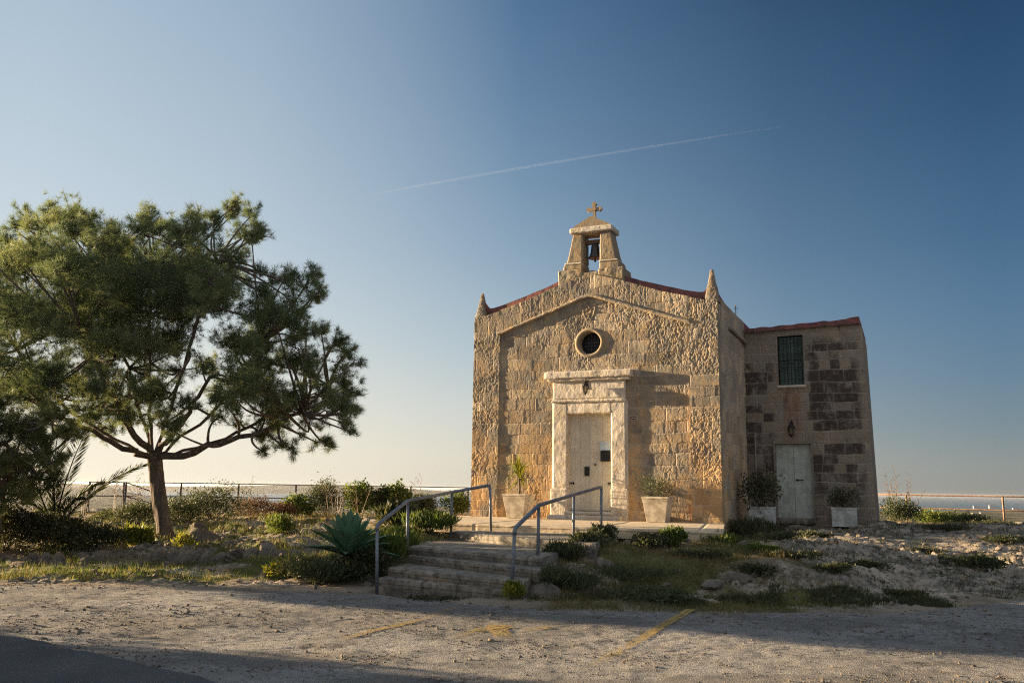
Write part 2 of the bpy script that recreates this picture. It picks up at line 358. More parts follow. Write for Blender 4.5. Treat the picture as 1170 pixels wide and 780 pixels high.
def Gfull(x, y):
    h, e = Gbase(x, y)
    rough = sstep(-.1, 1.1, e)
    # stair and slab footprint stays calm and low
    s = (x - C0[0]) * U[0] + (y - C0[1]) * U[1]; v = (x - C0[0]) * V[0] + (y - C0[1]) * V[1]
    slab = sstep(-.15, .1, v + 4.3) * sstep(1.1, .8, s) * sstep(-7.5, -7.2, s)
    stair = sstep(.15, -.15, np.abs((x + .5 - (y - 14.2) * .32)) - 1.15) * sstep(17.5, 16.8, y) * sstep(12.3, 12.6, y)
    n_ = fbm(x * .9, y * .9, 5, 3) - .5
    # karst ledges : terraced noise
    q = fbm(x * 1.1 + 2, y * 1.9, 21, 5, .55)
    ter = q * 9; ter = (np.floor(ter) + sstep(.55, .95, ter - np.floor(ter))) / 9
    rockm = sstep(.42, .58, fbm(x * .45 + 5, y * .6, 41, 3))
    rgt = sstep(3.5, 6, x); lft = sstep(-1.5, -3, x) * sstep(17.2, 18.2, y)
    rockm = np.clip(rockm * .6 + rgt * .5 + lft * .45, 0, 1)
    vx, vy = x * 2.1 + (fbm(x * 2, y * 2, 201, 3) - .5) * 1.4, y * 3.3 + (fbm(x * 2, y * 2, 203, 3) - .5) * 1.4
    cell = _h(np.floor(vx), np.floor(vy), np.floor(vx) * 0, 205); fx_, fy_ = vx - np.floor(vx), vy - np.floor(vy); ed_ = np.minimum(np.minimum(fx_, 1 - fx_), np.minimum(fy_, 1 - fy_))
    plate = (cell - .45) * .13 * sstep(0, .10, ed_) - .05 * (1 - sstep(0, .07, ed_))
    d = n_ * .16 + (ter - .5) * .30 * rockm + plate * rockm + (fbm(x * 7, y * 7, 61, 4, .6) - .5) * .045
    rg = np.abs(fbm(x * 2.6, y * 4.4, 81, 4, .6) - .5) * 2
    d = d - (1 - sstep(0, .16, rg)) * .11 * rockm + (fbm(x * 10, y * 14, 83, 3, .6) - .5) * .09 * rockm
    d = d + (n2(x * 22, y * 22, 77) - .5) * .028
    flat = sstep(16.6, 17.4, y) * sstep(21, 19.5, y) * sstep(4.5, 6, x)
    h = h + d * rough * (1 - .9 * slab) * (1 - .72 * flat)
    h = h - slab * .18 - stair * .45
    h = np.where(e < .12, h - .05 * sstep(.12, -.2, e), h)
    grass = sstep(.47, .6, fbm(x * .8 + 11, y * .8, 91, 4)) * (1 - .5 * rgt)
    return h, e, rockm * rough, grass * rough
def Gz(x, y): return float(Gfull(np.array([x]), np.array([y]))[0][0])
def axis(parts):
    out = []
    for a, b, st in parts: out.append(np.arange(a, b, st))
    return np.concatenate(out)
xs = axis([(-60, -22, 2), (-22, -12.5, .14), (-12.5, 13.5, .05), (13.5, 22, .12), (22, 62, 2)])
ys = axis([(-40, 8, 3), (8, 11, .4), (11, 20, .045), (20, 26, .07), (26, 36, .12), (36, 46, 1.)])
X, Yg = np.meshgrid(xs, ys, indexing='ij')
h, e, rk, gr = Gfull(X.ravel(), Yg.ravel())
m = MB(); m.add(np.stack([X.ravel(), Yg.ravel(), h], 1), [grid_faces(len(xs), len(ys))], rock=rk, grassm=gr, edge=e)
n = NT('rocky ground'); co = n.coord()
soil = n.mix(n.ramp(n.noise(1.2, 6, .6, co), .35, .65), (.30, .235, .165), (.19, .15, .105))
rockc = n.mix(n.ramp(n.noise(1.7, 7, .65, co), .34, .64), (.45, .365, .265), (.27, .235, .19))
rockc = n.mix(n.ramp(n.noise(8, 6, .7, co), .50, .60, 0, .85), rockc, (.10, .088, .07)); rockc = n.mix(n.ramp(n.noise(2.6, 6, .75, n.mapping(co, (.6, 1.4, 1), (3, 1, 2))), .50, .58, 0, .7), rockc, (.085, .085, .055))
c = n.mix(n.ramp(n.math('ADD', n.attr('rock'), n.math('MULTIPLY', n.noise(6, 6, .7, co), 1.0)), .6, .9), soil, rockc)
gcol = n.mix(n.noise(14, 5, .7, co), (.05, .06, .02), (.17, .15, .05))
c = n.mix(n.ramp(n.math('ADD', n.attr('grassm'), n.math('MULTIPLY', n.noise(5, 6, .75, co), .9)), .95, 1.25), c, gcol)
gv = n.voro(38, co); c = n.mix(n.ramp(gv, .1, .4, .4, 0), c, (.42, .35, .26))
c = n.mix(.6, c, n.mix(n.noise(55, 4, .75, co), (.45, .45, .45), (1.5, 1.5, 1.5)), 'MULTIPLY')
n.col(c, .95, spec=.1).bump(n.math('ADD', n.noise(22, 7, .75, co), n.math('MULTIPLY', gv, -.5)), .8, .018); M['ground'] = n.m
tag(m.build('ground', M['ground'], smooth=True), kind='structure')

# car park : old gravelly asphalt
def Hc(x, y): return RAMP(y) + .028 * (fbm(x * .5, y * .5, 33, 3) - .5) + .006 * (fbm(x * 5, y * 5, 34, 3) - .5)
xs = axis([(-60, -12, 2), (-12, 12, .045), (12, 62, 2)])
ts = np.concatenate([np.linspace(-40, 5, 10), np.arange(5.3, 9, .06), np.arange(9, 19, .045)])
X, T = np.meshgrid(xs, ts, indexing='ij')
Ed = np.interp(X, EX, EY) + .42 * (fbm(X * 1.6, X * 0 + 3, 12, 5, .65) - .12)
Yc = np.where(T < 9, T, 9 + (T - 9) / 9.955 * (Ed - 9))
z = Hc(X, Yc) + (n2(X * 21, Yc * 21, 8) - .5) * .009 + (fbm(X * 3.1, Yc * 3.1, 18, 3) - .5) * .02
z = z - .05 * sstep(-.25, 0, Yc - Ed)
m = MB(); m.add(np.stack([X.ravel(), Yc.ravel(), z.ravel()], 1), [grid_faces(len(xs), len(ts))], edge=(Yc - Ed).ravel())
n = NT('worn gravelly asphalt'); co = n.coord()
g1 = n.voro(55, co); g2 = n.voro(130, co)
c = n.mix(n.ramp(n.noise(.8, 6, .6, co), .35, .65), (.385, .365, .33), (.29, .275, .25))
c = n.mix(n.ramp(n.noise(3.5, 6, .7, n.mapping(co, (.6, 1, 1))), .5, .68, 0, .7), c, (.12, .105, .09))
vc = n.node('ShaderNodeTexVoronoi'); n.set(vc.inputs['Vector'], co); vc.inputs['Scale'].default_value = 42; rv = n.sep(vc.outputs['Color'])[0]
c = n.mix(n.ramp(rv, .6, 1., 0, .45), c, (.46, .41, .34)); c = n.mix(n.ramp(rv, .25, .0, 0, .5), c, (.09, .08, .07))
pt = n.ramp(n.noise(.55, 5, .6, n.mapping(co, (.5, 1.2, 1), (7, 1, 0))), .49, .55, 0, .7); c = n.mix(pt, c, (.19, .175, .155))
pt = n.ramp(n.noise(1.9, 6, .7, n.mapping(co, (.45, 1.3, 1), (2, 9, 0))), .56, .62, 0, .5); c = n.mix(pt, c, (.34, .30, .24))
ck = n.node('ShaderNodeTexVoronoi', feature='DISTANCE_TO_EDGE'); wv = n.node('ShaderNodeVectorMath', operation='ADD'); nn_ = n.node('ShaderNodeTexNoise'); n.set(nn_.inputs['Vector'], co); nn_.inputs['Scale'].default_value = 3.; nn_.inputs['Detail'].default_value = 5
n.t.links.new(nn_.outputs['Color'], wv.inputs[1]); n.t.links.new(co, wv.inputs[0]); n.t.links.new(wv.outputs[0], ck.inputs['Vector']); ck.inputs['Scale'].default_value = .9
crk = n.math('MULTIPLY', n.ramp(ck.outputs['Distance'], .028, .006), n.ramp(n.noise(.6, 3), .45, .6)); c = n.mix(n.math('MULTIPLY', crk, .75), c, (.06, .052, .045))
c = n.mix(n.ramp(n.noise(1.1, 4, .6, n.mapping(co, (1, 1, 1), (4, 4, 0))), .5, .75, 0, .5), c, (.30, .25, .18))
c = n.mix(.55, c, n.mix(n.noise(90, 3, .8, co), (.4, .4, .4), (1.6, 1.6, 1.6)), 'MULTIPLY')
n.col(c, .9, spec=.15).bump(n.math('ADD', n.math('MULTIPLY', g1, -1.2), n.math('ADD', n.math('MULTIPLY', g2, -.9), n.noise(11, 8, .8, co))), 1., .017); M['carpark'] = n.m
tag(m.build('car_park', M['carpark'], smooth=True), kind='structure')

# dark tarmac road
RX = np.array([-60, -14, -9, -5.47, -3.8, -2.15, -.8, 1, 3]); RY = np.array([24, 13.4, 11.6, 9.82, 8.7, 7.45, 6.2, 4, -40])
xs = axis([(-60, -13, 2), (-13, 2.9, .06)]); ts = np.linspace(0, 1, 160) ** .5
X, T = np.meshgrid(xs, ts, indexing='ij'); Er = np.interp(X, RX, RY) + .16 * (fbm(X * 4.5, X * 0, 14, 5, .7) - .5)
Yr = -40 + (Er + 40) * T
z = Hc(X, Yr) + .024 - .035 * sstep(-.04, 0, Yr - Er)
m = MB(); m.add(np.stack([X.ravel(), Yr.ravel(), z.ravel()], 1), [grid_faces(len(xs), len(ts))])
n = NT('dark tarmac'); co = n.coord()
c = n.mix(n.ramp(n.noise(1.2, 5, .6, co), .35, .65), (.078, .078, .078), (.056, .057, .06)); c = n.mix(n.ramp(n.voro(120, co), .05, .4, .5, 0), c, (.11, .105, .10))
c = n.mix(n.ramp(n.noise(2.2, 6, .7, n.mapping(co, (.5, 1, 1))), .55, .66, 0, .6), c, (.10, .095, .088)); c = n.mix(n.ramp(n.noise(.9, 5, .7, n.mapping(co, (.3, 1, 1), (4, 4, 4))), .58, .62, 0, .5), c, (.03, .03, .031)); c = n.mix(.5, c, n.mix(n.noise(70, 3, .8, co), (.5, .5, .5), (1.5, 1.5, 1.5)), 'MULTIPLY')
n.col(c, .8, spec=.3).bump(n.voro(90, co), .8, .010); M['tarmac'] = n.m
tag(m.build('road', M['tarmac'], smooth=True), kind='structure')

# faded yellow paint
n = NT('worn yellow paint'); co = n.coord()
n.col(n.mix(n.noise(6, 5, .7, co), (.46, .30, .07), (.33, .23, .09)), .8).bump(n.noise(60, 3, .7, co), .4, .004)
tr = n.node('ShaderNodeBsdfTransparent'); mx = n.node('ShaderNodeMixShader')
wear = n.ramp(n.math('ADD', n.noise(26, 5, .8, co), n.math('MULTIPLY', n.attr('wear'), -1.)), .43, .56)
n.set(mx.inputs[0], wear); n.t.links.new(tr.outputs[0], mx.inputs[1]); n.t.links.new(n.b.outputs[0], mx.inputs[2]); n.t.links.new(mx.outputs[0], n.out.inputs['Surface'])
M['yellow'] = n.m
def paintline(pts, w, wear):
    P = []; m = MB()
    for px, py in pts:
        z = 0
        for _ in range(5): q_ = atz(px, py, z); z = float(RAMP(q_[1]))
        P.append(np.array(q_[:2]))
    for a, b, w0, w1 in zip(P[:-1], P[1:], wear[:-1], wear[1:]):
        L = np.linalg.norm(b - a); k = max(2, int(L / .05)); d = (b - a) / L; nn = np.array([-d[1], d[0]])
        t = np.linspace(0, 1, k)[:, None]; q = np.linspace(-w / 2, w / 2, 4)[None, :]
        xx = a[0] + (b - a)[0] * t + nn[0] * q; yy = a[1] + (b - a)[1] * t + nn[1] * q
        m.add(np.stack([xx.ravel(), yy.ravel(), (Hc(xx, yy) + (fbm(xx * 3.1, yy * 3.1, 18, 3) - .5) * .02).ravel() + .0085], 1), [grid_faces(k, 4)], wear=np.repeat(np.linspace(w0, w1, k), 4))
    return tag(m.build('parking_line', M['yellow'], smooth=True), kind='structure')
paintline([(790, 697), (740, 726), (660, 768)], .12, [-.04, -.02, .12])
paintline([(560, 682), (486, 707), (440, 717), (388, 730)], .11, [.12, .06, -.04, .06])
paintline([(432, 672), (330, 694), (205, 716)], .10, [.10, .12, .16])
paintline([(520, 728), (556, 718), (585, 716)], .16, [.10, -.02, .03])
paintline([(566, 714), (572, 724), (578, 731)], .22, [-.02, 0, .1])
paintline([(590, 722), (622, 718), (634, 716)], .14, [.1, .03, .1])

# ------------------------------------------------------------------ far land and sea
def polar(r, az): return r * np.sin(az), r * np.cos(az)
rs = np.concatenate([np.linspace(37, 300, 20), np.geomspace(330, 9000, 90)]); az = np.linspace(R(-62), R(62), 240)
Rr, Az = np.meshgrid(rs, az, indexing='ij')
Xf, Yf = polar(Rr, Az)
zb = np.interp(Rr, [37, 60, 150, 400, 1200, 9000], [-1.5, -14, -45, -64, -72, -77])
deg = np.degrees(Az)
coast = np.interp(deg, [-62, -40, -30, -26, -22, -12, -2, 10, 20, 25, 28, 31, 40, 62], [9500, 9500, 9500, 9000, 5200, 3600, 3300, 3600, 4200, 4600, 5200, 6200, 7500, 8000]) * (1 + .12 * (n2(deg * .8, 0, 3) - .5))
zf = zb + (fbm(Xf / 500, Yf / 500, 51, 4) - .5) * np.interp(Rr, [100, 1500, 6000], [4, 16, 26]) 
hills = np.interp(deg, [-40, -29, -25, -22, -19, -12, 0], [30, 30, 40, 30, 12, 0, 0]) * sstep(4300, 6800, Rr) * (.55 + .9 * (n2(deg * .45, 0, 9)))
zf = zf + hills
zf = np.where(Rr > coast, -90, zf)
m = MB(); m.add(np.stack([Xf.ravel(), Yf.ravel(), zf.ravel()], 1), [grid_faces(len(rs), len(az))])
n = NT('coastal plain'); co = n.coord()
c = n.mix(n.ramp(n.noise(.006, 6, .7, co), .42, .58), (.05, .055, .03), (.17, .14, .09)); c = n.mix(n.ramp(n.noise(.03, 5, .7, co), .5, .62), c, (.035, .045, .022))
n.col(c, 1, spec=0); M['plain'] = n.m
tag(m.build('terrain', M['plain'], smooth=True), kind='structure')
# far headlands across the bay, left
xs = np.linspace(-9500, 1500, 260); tt = np.linspace(-1, 1, 24)
Xh, Th = np.meshgrid(xs, tt, indexing='ij')
ridge = 30 + 95 * fbm(Xh / 1900 + 3, Xh * 0, 71, 3) * sstep(900, -1500, Xh) 
zh = -85 + ridge * (1 - Th ** 2) + (fbm(Xh / 300, Th * 3, 5, 3) - .5) * 10
m = MB(); m.add(np.stack([Xh.ravel(), (9800 + Th * 900 + .0 * Xh).ravel(), zh.ravel()], 1), [grid_faces(len(xs), len(tt))])
tag(m.build('hills', M['plain'], smooth=True), kind='structure')
m = MB(); m.add([(-44000, 30, -80), (44000, 30, -80), (44000, 44000, -80), (-44000, 44000, -80)], [(0, 1, 2, 3)])
n = NT('sea water'); n.col((.03, .085, .13), .5, spec=.15); n.bump(n.noise(.05, 4, .6), .3, 1.); M['sea'] = n.m
tag(m.build('sea', M['sea']), kind='structure')
far = [(1068, 581, 3900, 26, 9), (1116, 579, 5200, 40, 14), (1134, 578, 5600, 46, 12), (1122, 586, 3700, 18, 9), (1113, 586.5, 3600, 16, 8), (1142, 591, 3000, 12, 7), (1125, 594, 2700, 16, 5), (1054, 583, 3700, 22, 9), (1160, 581, 5000, 30, 12)]
lab = ['small white farmhouse on the plain just past the bush behind the right fence', 'long white building near the shore left of the right hand fence post', 'long white block at the shoreline close to the right hand fence post', 'small white house on the plain under the lower rail by the right post',
       'white cottage on the plain second from the right post under the rail', 'small white house seen directly below the rail next to the right post', 'low pale sheds nearest the clifftop left of the right post', 'pale building among trees above the low rail beside the clifftop shrubs', 'white block near the coast right of the right hand fence post']
for (px, py, D, w, hh), lb in zip(far, lab):
    x, y, z = at(px, py, D); o = empty('far_house', (x, y, z - 3), lb, 'building', 'white buildings on the coastal plain')
    m = MB(); hh *= .55; box(m, -w / 2, w / 2, -5, 5, -12, hh); m.build('wall', paint('white render', (.42, .40, .37), (.34, .33, .31), .8) if 'wr' not in M else M['wr'], o)
    if 'wr' not in M: M['wr'] = bpy.data.materials['white render']
    m = MB(); box(m, -w / 2 - .5, w / 2 + .5, -5.5, 5.5, hh, hh + 1.2); m.build('roof', M['wr'], o)
    for k in range(int(w / 6)): m = MB(); box(m, -w / 2 + 3 + k * 6, -w / 2 + 5 + k * 6, -5.06, -4.9, hh * .4, hh * .7); m.build('window', M['dark'], o)

# ------------------------------------------------------------------ the chapel
chapel = empty('stone_chapel', (C0[0], C0[1], 0), 'weathered limestone wayside chapel with gabled front, bell cote and stone cross', 'chapel', None, -TH)
CX = -3.16
def top(s):
    a = np.abs(s - CX); return np.interp(a, [0, .85, 1.83, 2.85, 3.3], [6.93, 6.68, 6.33, 6.06, 6.05])
def under(s):
    a = np.abs(s - CX); return np.interp(a, [0, .12, 1.25, 2.52], [6.36, 6.34, 5.95, 5.52])
def blocks(s, z, ch=.27, bw=.52, seed=0, jw=.009):
    z = z + .045 * np.sin(z * 4.3 + seed) + .012 * np.sin(s * 1.9 + z * 2.1) + (fbm(s * 1.6, z * 1.6, seed + 61, 2) - .5) * .05
    row = np.floor(z / ch); fz = z / ch - row
    off = _h(row, row * 0 + 3, row * 0, seed); bwid = bw * (.6 + .9 * _h(row, row * 0 + 9, row * 0, seed))
    q = s / bwid + off * 3; b = np.floor(q); fs = q - b
    blk = _h(row, b, b * 0, seed + 1)
    d = np.minimum(np.minimum(fz, 1 - fz) * ch, np.minimum(fs, 1 - fs) * bwid)
    wob = (fbm(s * 9, z * 9, seed + 5, 3) - .5) * .02
    return blk, 1 - sstep(jw * .4, jw * 1.8, d + wob * .6), row
def ero_field(s, z, seed=0, vert=1.):
    a = fbm(s * 15, z * 10 * vert, seed, 4, .65); b = fbm(s * 42 + 3, z * 26 * vert, seed + 7, 2, .6); c = fbm(s * 3.4 + 5, z * 2.8, seed + 17, 3)
    pit = sstep(.60, .74, fbm(s * 17 + 4, z * 12, seed + 31, 3, .6))
    r = np.abs(fbm(s * 10 + 9, z * 3.6 * vert, seed + 13, 4, .6) - .5) * 2
    k = .3 + 1.1 * sstep(.36, .66, fbm(s * 2.1, z * 2.1, seed + 23, 4))
    return ((a - .5) * 1.0 + (b - .5) * .8 - pit * .8 - (1 - sstep(0, .12, r)) * .5) * k + (c - .5) * .7
def panel(name, m, A, B, P, zlo, zhi, res, ero, seed, hole=None, skirt=.22, ch=.27, bw=.52, rust=None, dkb=None, jd=.007, offv=.005):
    """A..B along the wall axis, P(a, out, z) -> xyz with 'out' = distance proud of the wall"""
    na = int((B - A) / res) + 1; a = np.linspace(A, B, na); hz = max(np.max(zhi(a) - zlo(a)), .1); nz = int(hz / res) + 1
    t = np.linspace(0, 1, nz); AA, TT = np.meshgrid(a, t, indexing='ij'); ZZ = zlo(AA) + (zhi(AA) - zlo(AA)) * TT
    s, z = AA.ravel(), ZZ.ravel()
    blk, jn, row = blocks(s, z, ch, bw, seed)
    E_ = ero(s, z)
    amp = E_ * .0105
    d = np.minimum(ero_field(s, z, seed + 3), .42) * amp * 1.1 - .004 * E_ + (fbm(s * 1.2, z * 1.2, seed + 2, 3) - .5) * .02 + (fbm(s * 14, z * 14, seed + 8, 3) - .5) * .0045
    d = d + (blk - .5) * offv * 2 * (1 - .3 * E_) - jn * jd * (1.1 - .25 * E_)
    ch_ = _h(row, np.floor(s * 2.3), row * 0, seed + 77)
    d = d - .010 * sstep(.80, .84, _h(row, np.floor(s / bw + row * .37), row * 0, seed + 99)) * (1 - .6 * E_) * (.5 + fbm(s * 5, z * 5, seed, 2))
    f = grid_faces(na, nz)
    V_ = P(s, d, z)
    if hole is not None:
        c = V_[f].mean(1); sc_ = s[f].mean(1); zc = z[f].mean(1); f = f[~hole(sc_, zc)]
    at_ = dict(blk=blk, jnt=jn * (1 - .45 * E_), rust=(rust(s, z) if rust else 0 * s), dkb=(dkb(s, z) if dkb else 0 * s))
    m.add(V_, [f], **at_)
    # skirts closing the edges back into the wall
    idx = np.arange(na * nz).reshape(na, nz)
    for line, fl in ((idx[0, :], 0), (idx[-1, :], 1), (idx[:, -1], 0), (idx[:, 0], 1)):
        k = len(line); back = P(s[line], np.full(k, -skirt), z[line]); mid = P(s[line], (d[line] - skirt) / 2, z[line])
        vv = np.concatenate([V_[line], mid, back])
        q = np.arange(k - 1); ff = np.concatenate([np.stack([q, q + 1, q + 1 + k, q + k], 1), np.stack([q + k, q + 1 + k, q + 1 + 2 * k, q + 2 * k], 1)])
        if fl: ff = ff[:, ::-1]
        m.add(vv, [ff], **{kk: np.tile(np.asarray(vvv)[line], 3) for kk, vvv in at_.items()})
    return m
def front(v0): return lambda s, d, z: np.stack([s, v0 - d, z], 1)
def sidew(s0): return lambda s, d, z: np.stack([s0 + d, s, z], 1)
const = lambda c: (lambda a: np.zeros_like(a) + c)
# erosion maps
def ero_L(s, z): return .85 + .15 * fbm(s * 2, z * 2, 4, 2)
def ero_Rp(s, z):
    e = np.ones_like(z) * .95; e = e * (1 - sstep(3.42, 3.5, z) * sstep(4.3, 4.22, z) * .92); e = e * (1 - .75 * sstep(1.75, 1.45, z)); return e
def ero_F(s, z):
    q = fbm(s * .8 + 3, z * .8, 14, 4)
    e = .12 + .3 * sstep(.45, .65, q)
    e = np.maximum(e, .95 * sstep(4.42, 4.6, z + (q - .5) * .6) * sstep(-4.1, -3.6, s + (q - .5)))
    e = np.maximum(e, .5 * sstep(4.9, 5.6, z + (q - .5)))
    e = np.maximum(e, .8 * sstep(.53, .6, fbm(s * 1.3, z * 1.3, 19, 3)) * sstep(3.8, 4.4, z))
    e = np.maximum(e, .7 * sstep(1.3, 1.0, z + (q - .5) * .5))
    e = np.where((s > -2.2) & (z < 4.35), np.minimum(e, .3 + .35 * sstep(.5, .6, q)), e)
    return e
RES = .0175
doorhole = lambda s, z: (np.abs(s - CX) < .70) & (z < 3.55) | ((s - CX) ** 2 + (z - 5.18) ** 2 < .31 ** 2)
m = MB()
panel('f', m, -5.64, -.64, front(.030), const(.84), lambda a: under(a) + .05, RES, ero_F, 1, doorhole)
panel('l', m, -6.34, -5.60, front(.0), const(.84), lambda a: top(a) - .02, RES, ero_L, 2, None, .3)
panel('r', m, -.69, .0, front(-.02), const(.80), lambda a: top(a) - .02, RES, ero_Rp, 3, None, .3)
panel('b', m, -5.62, -.67, front(-.012), under, top, RES, lambda s, z: .62 + 0 * s, 4, None, .3, .6, .3)
m.build('front_wall', M['stone'], chapel, smooth=False)
m = MB(); xs_ = np.concatenate([np.linspace(-5.64, CX, 90), np.linspace(CX, -.66, 90)[1:]]); rows = []
for yy, dz in ((.06, -.035), (-.036, -.03), (-.044, .0), (-.036, .035), (.0, .05)):
    q = under(xs_) + dz + .010 * (fbm(xs_ * 6, xs_ * 0 + dz * 40, 5, 3) - .5); rows.append(np.stack([xs_, yy - .012 * (fbm(xs_ * 9, xs_ * 0 + dz * 30, 9, 3) - .5), q], 1))
m.add(np.stack(rows, 1).reshape(-1, 3), [grid_faces(len(xs_), 5)], blk=.75); m.build('raking_moulding', M['stone'], chapel)
m = MB()
panel('s', m, .02, 3.62, sidew(-.0), const(.70), const(6.12), .022, lambda s, z: .5 + .5 * sstep(.42, .6, fbm(s, z, 8, 3)) + .4 * sstep(.35, .1, s), 5, None, .2)
m.build('side_wall', M['stone_side'], chapel)
m = MB(); box(m, -6.30, -.12, .48, 9.2, .3, 6.0); box(m, -.12, -.03, .3, 9.2, .3, 6.0)
m.build('rear_wall', M['stone_side'], chapel)
m = MB(); nbox(m, .0, .085, 1.3, 3.6, 5.52, 5.62, .04, .008, 8, 3); m.build('side_cornice', M['stone_side'], chapel)
# roof : red membrane over the low vault and its kerbs, sweeping up to the pinnacles
def rtop(s):
    a = np.abs(s - CX); return np.interp(a, [0, .8, 1.3, 1.83, 2.4, 2.7, 2.95, 3.12], [7.05, 6.86, 6.67, 6.51, 6.34, 6.27, 6.27, 6.30])
ss = np.linspace(-6.26, -.06, 90); vv = np.linspace(.16, 9.2, 60)
S_, V_ = np.meshgrid(ss, vv, indexing='ij')
zr = rtop(S_) + .02 * (fbm(S_ * 3, V_ * 3, 6, 3) - .5); zr = np.where(V_ > .5, np.minimum(zr, rtop(S_) - .06), zr)
kerb = sstep(-.32, -.2, S_) + sstep(-6.0, -6.12, S_); kz = np.interp(V_, [0, .5, 1.2, 2.4, 3.6, 9.2], [6.55, 6.28, 6.19, 6.17, 6.2, 6.2])
zr = zr * (1 - kerb) + np.maximum(kz, 6.05) * kerb
m = MB(); m.add(np.stack([S_.ravel(), V_.ravel(), zr.ravel()], 1), [grid_faces(90, 60)])
fr = np.stack([ss, np.full(90, .155), rtop(ss) + .0], 1); fr[:, 2] = zr.reshape(90, 60)[:, 0]; lo = fr.copy(); lo[:, 2] = 5.9; q = np.arange(89)
m.add(np.concatenate([fr, lo]), [np.stack([q, q + 1, q + 91, q + 90], 1)])
sd = np.stack([np.full(60, ss[-1]), vv, zr[-1]], 1); lo = sd.copy(); lo[:, 2] = 6.02; q = np.arange(59)
m.add(np.concatenate([sd, lo]), [np.stack([q, q + 60, q + 61, q + 1], 1)])
m.build('roof', M['red'], chapel, smooth=True)
# side parapet top strip (stone under red)
def spire(x, w, z0, z1, seed):
    m = MB(); n_ = 20; ns = 28; t = np.linspace(0, 1, n_); rad = w / 2 * np.interp(t, [0, .12, .35, .7, 1], [1.0, .94, .72, .42, .20]); a = np.arange(ns) * 2 * math.pi / ns
    sq = 1 / np.maximum(np.abs(np.cos(a)), np.abs(np.sin(a))); sq = 1 + (sq - 1) * .7
    vs = np.concatenate([np.stack([x + r * sq * np.cos(a), .16 + r * sq * np.sin(a), np.full(ns, z0 + (z1 - z0) * tt)], 1) for r, tt in zip(rad, t)])
    vs = vs + np.stack([fbm3(vs[:, 0] * 12, vs[:, 1] * 12, vs[:, 2] * 12, seed + k, 3) - .5 for k in (0, 9, 18)], 1) * .055 * np.array([1, 1, .3]) * np.repeat(rad / rad[0] * .8 + .2, ns)[:, None]
    f = [(i * ns + j, i * ns + (j + 1) % ns, (i + 1) * ns + (j + 1) % ns, (i + 1) * ns + j) for i in range(n_ - 1) for j in range(ns)] + [tuple((n_ - 1) * ns + j for j in range(ns))]
    m.add(vs, f); return m
spire(-6.19, .33, 5.98, 6.68, 5).build('pinnacle', M['stone'], chapel)
spire(-.14, .36, 5.98, 6.78, 6).build('pinnacle', M['stone'], chapel)
# oculus
m = MB(); ns = 48; a = np.arange(ns) * 2 * math.pi / ns
prof = [(.375, .10), (.375, .030), (.35, .010), (.31, .005), (.285, .02), (.28, .42)]
vs = np.concatenate([np.stack([CX + (r + .02 * (n2(a * 2, 0, 3) - .5)) * np.cos(a), np.full(ns, y), 5.18 + r * np.sin(a)], 1) for r, y in prof])
m.add(vs, [(i * ns + j, (i + 1) * ns + j, (i + 1) * ns + (j + 1) % ns, i * ns + (j + 1) % ns) for i in range(len(prof) - 1) for j in range(ns)])
ocw = m.build('round_window', M['bell_stone'], chapel, smooth=True)
m = MB(); vs = np.concatenate([[[CX, .30, 5.18]], np.stack([CX + .283 * np.cos(a), np.full(ns, .30), 5.18 + .283 * np.sin(a)], 1)])
m.add(vs, [(0, (j + 1) % ns + 1, j + 1) for j in range(ns)]); m.build('pane', M['dark'], ocw)
m = MB()
for k in range(-3, 4):
    hw = math.sqrt(max(.283 ** 2 - (k * .08) ** 2, 0)); tube(m, [(CX + k * .08, .285, 5.18 - hw), (CX + k * .08, .285, 5.18 + hw)], .006, 5); tube(m, [(CX - hw, .28, 5.18 + k * .08), (CX + hw, .28, 5.18 + k * .08)], .005, 5)
m.build('grille', M['iron'], ocw)
# relief shield under the apex
m = MB(); n_ = 60
gx, gz = np.meshgrid(np.linspace(-.21, .21, n_), np.linspace(-.34, .27, n_), indexing='ij')
inside = sstep(.0, .03, .19 - np.abs(gx) - np.maximum(-gz - .02, 0) ** 1.6 * .85) * sstep(.26, .2, gz) * sstep(-.33, -.28, gz)
rim = inside * (1 - sstep(.03, .06, .19 - np.abs(gx) - np.maximum(-gz - .02, 0) ** 1.6 * .85))
d = .014 * inside + .012 * rim + (fbm(gx * 20, gz * 20, 4, 3) - .5) * .05 * inside - .02
m.add(np.stack([CX - .02 + gx.ravel(), .030 - d.ravel(), 6.05 + gz.ravel()], 1), [grid_faces(n_, n_)]); m.build('carved_shield', M['stone'], chapel, smooth=True)
# door surround
m = MB(); T = dict(res=.03, amp=.010, sc_=7)
nbox(m, CX - .93, CX - .56, -.04, .20, 1.6, 3.72, seed=1, **T); nbox(m, CX + .56, CX + .93, -.04, .20, 1.6, 3.72, seed=2, **T)
nbox(m, CX - .565, CX + .565, -.042, .20, 3.42, 3.722, seed=3, **T)
nbox(m, CX - .98, CX - .552, -.075, .20, .86, 1.63, seed=4, **T); nbox(m, CX + .552, CX + .98, -.075, .20, .86, 1.63, seed=5, **T)
nbox(m, CX - .97, CX - .84, .0, .2, 1.62, 3.74, seed=6, **T); nbox(m, CX + .84, CX + .97, .0, .2, 1.62, 3.74, seed=7, **T)
ds = m.build('door_surround', M['trim'], chapel)
m = MB(); nbox(m, CX - .96, CX + .96, -.085, .18, 3.70, 3.78, seed=8, **T); nbox(m, CX - .93, CX + .93, -.05, .18, 3.775, 4.27, seed=9, **T); m.build('frieze', M['trim'], ds)
m = MB(); nbox(m, CX - 1.05, CX + 1.05, -.12, .18, 4.22, 4.29, seed=10, **T); nbox(m, CX - 1.13, CX + 1.11, -.155, .18, 4.285, 4.47, seed=11, **T); m.build('cornice', M['trim'], ds)
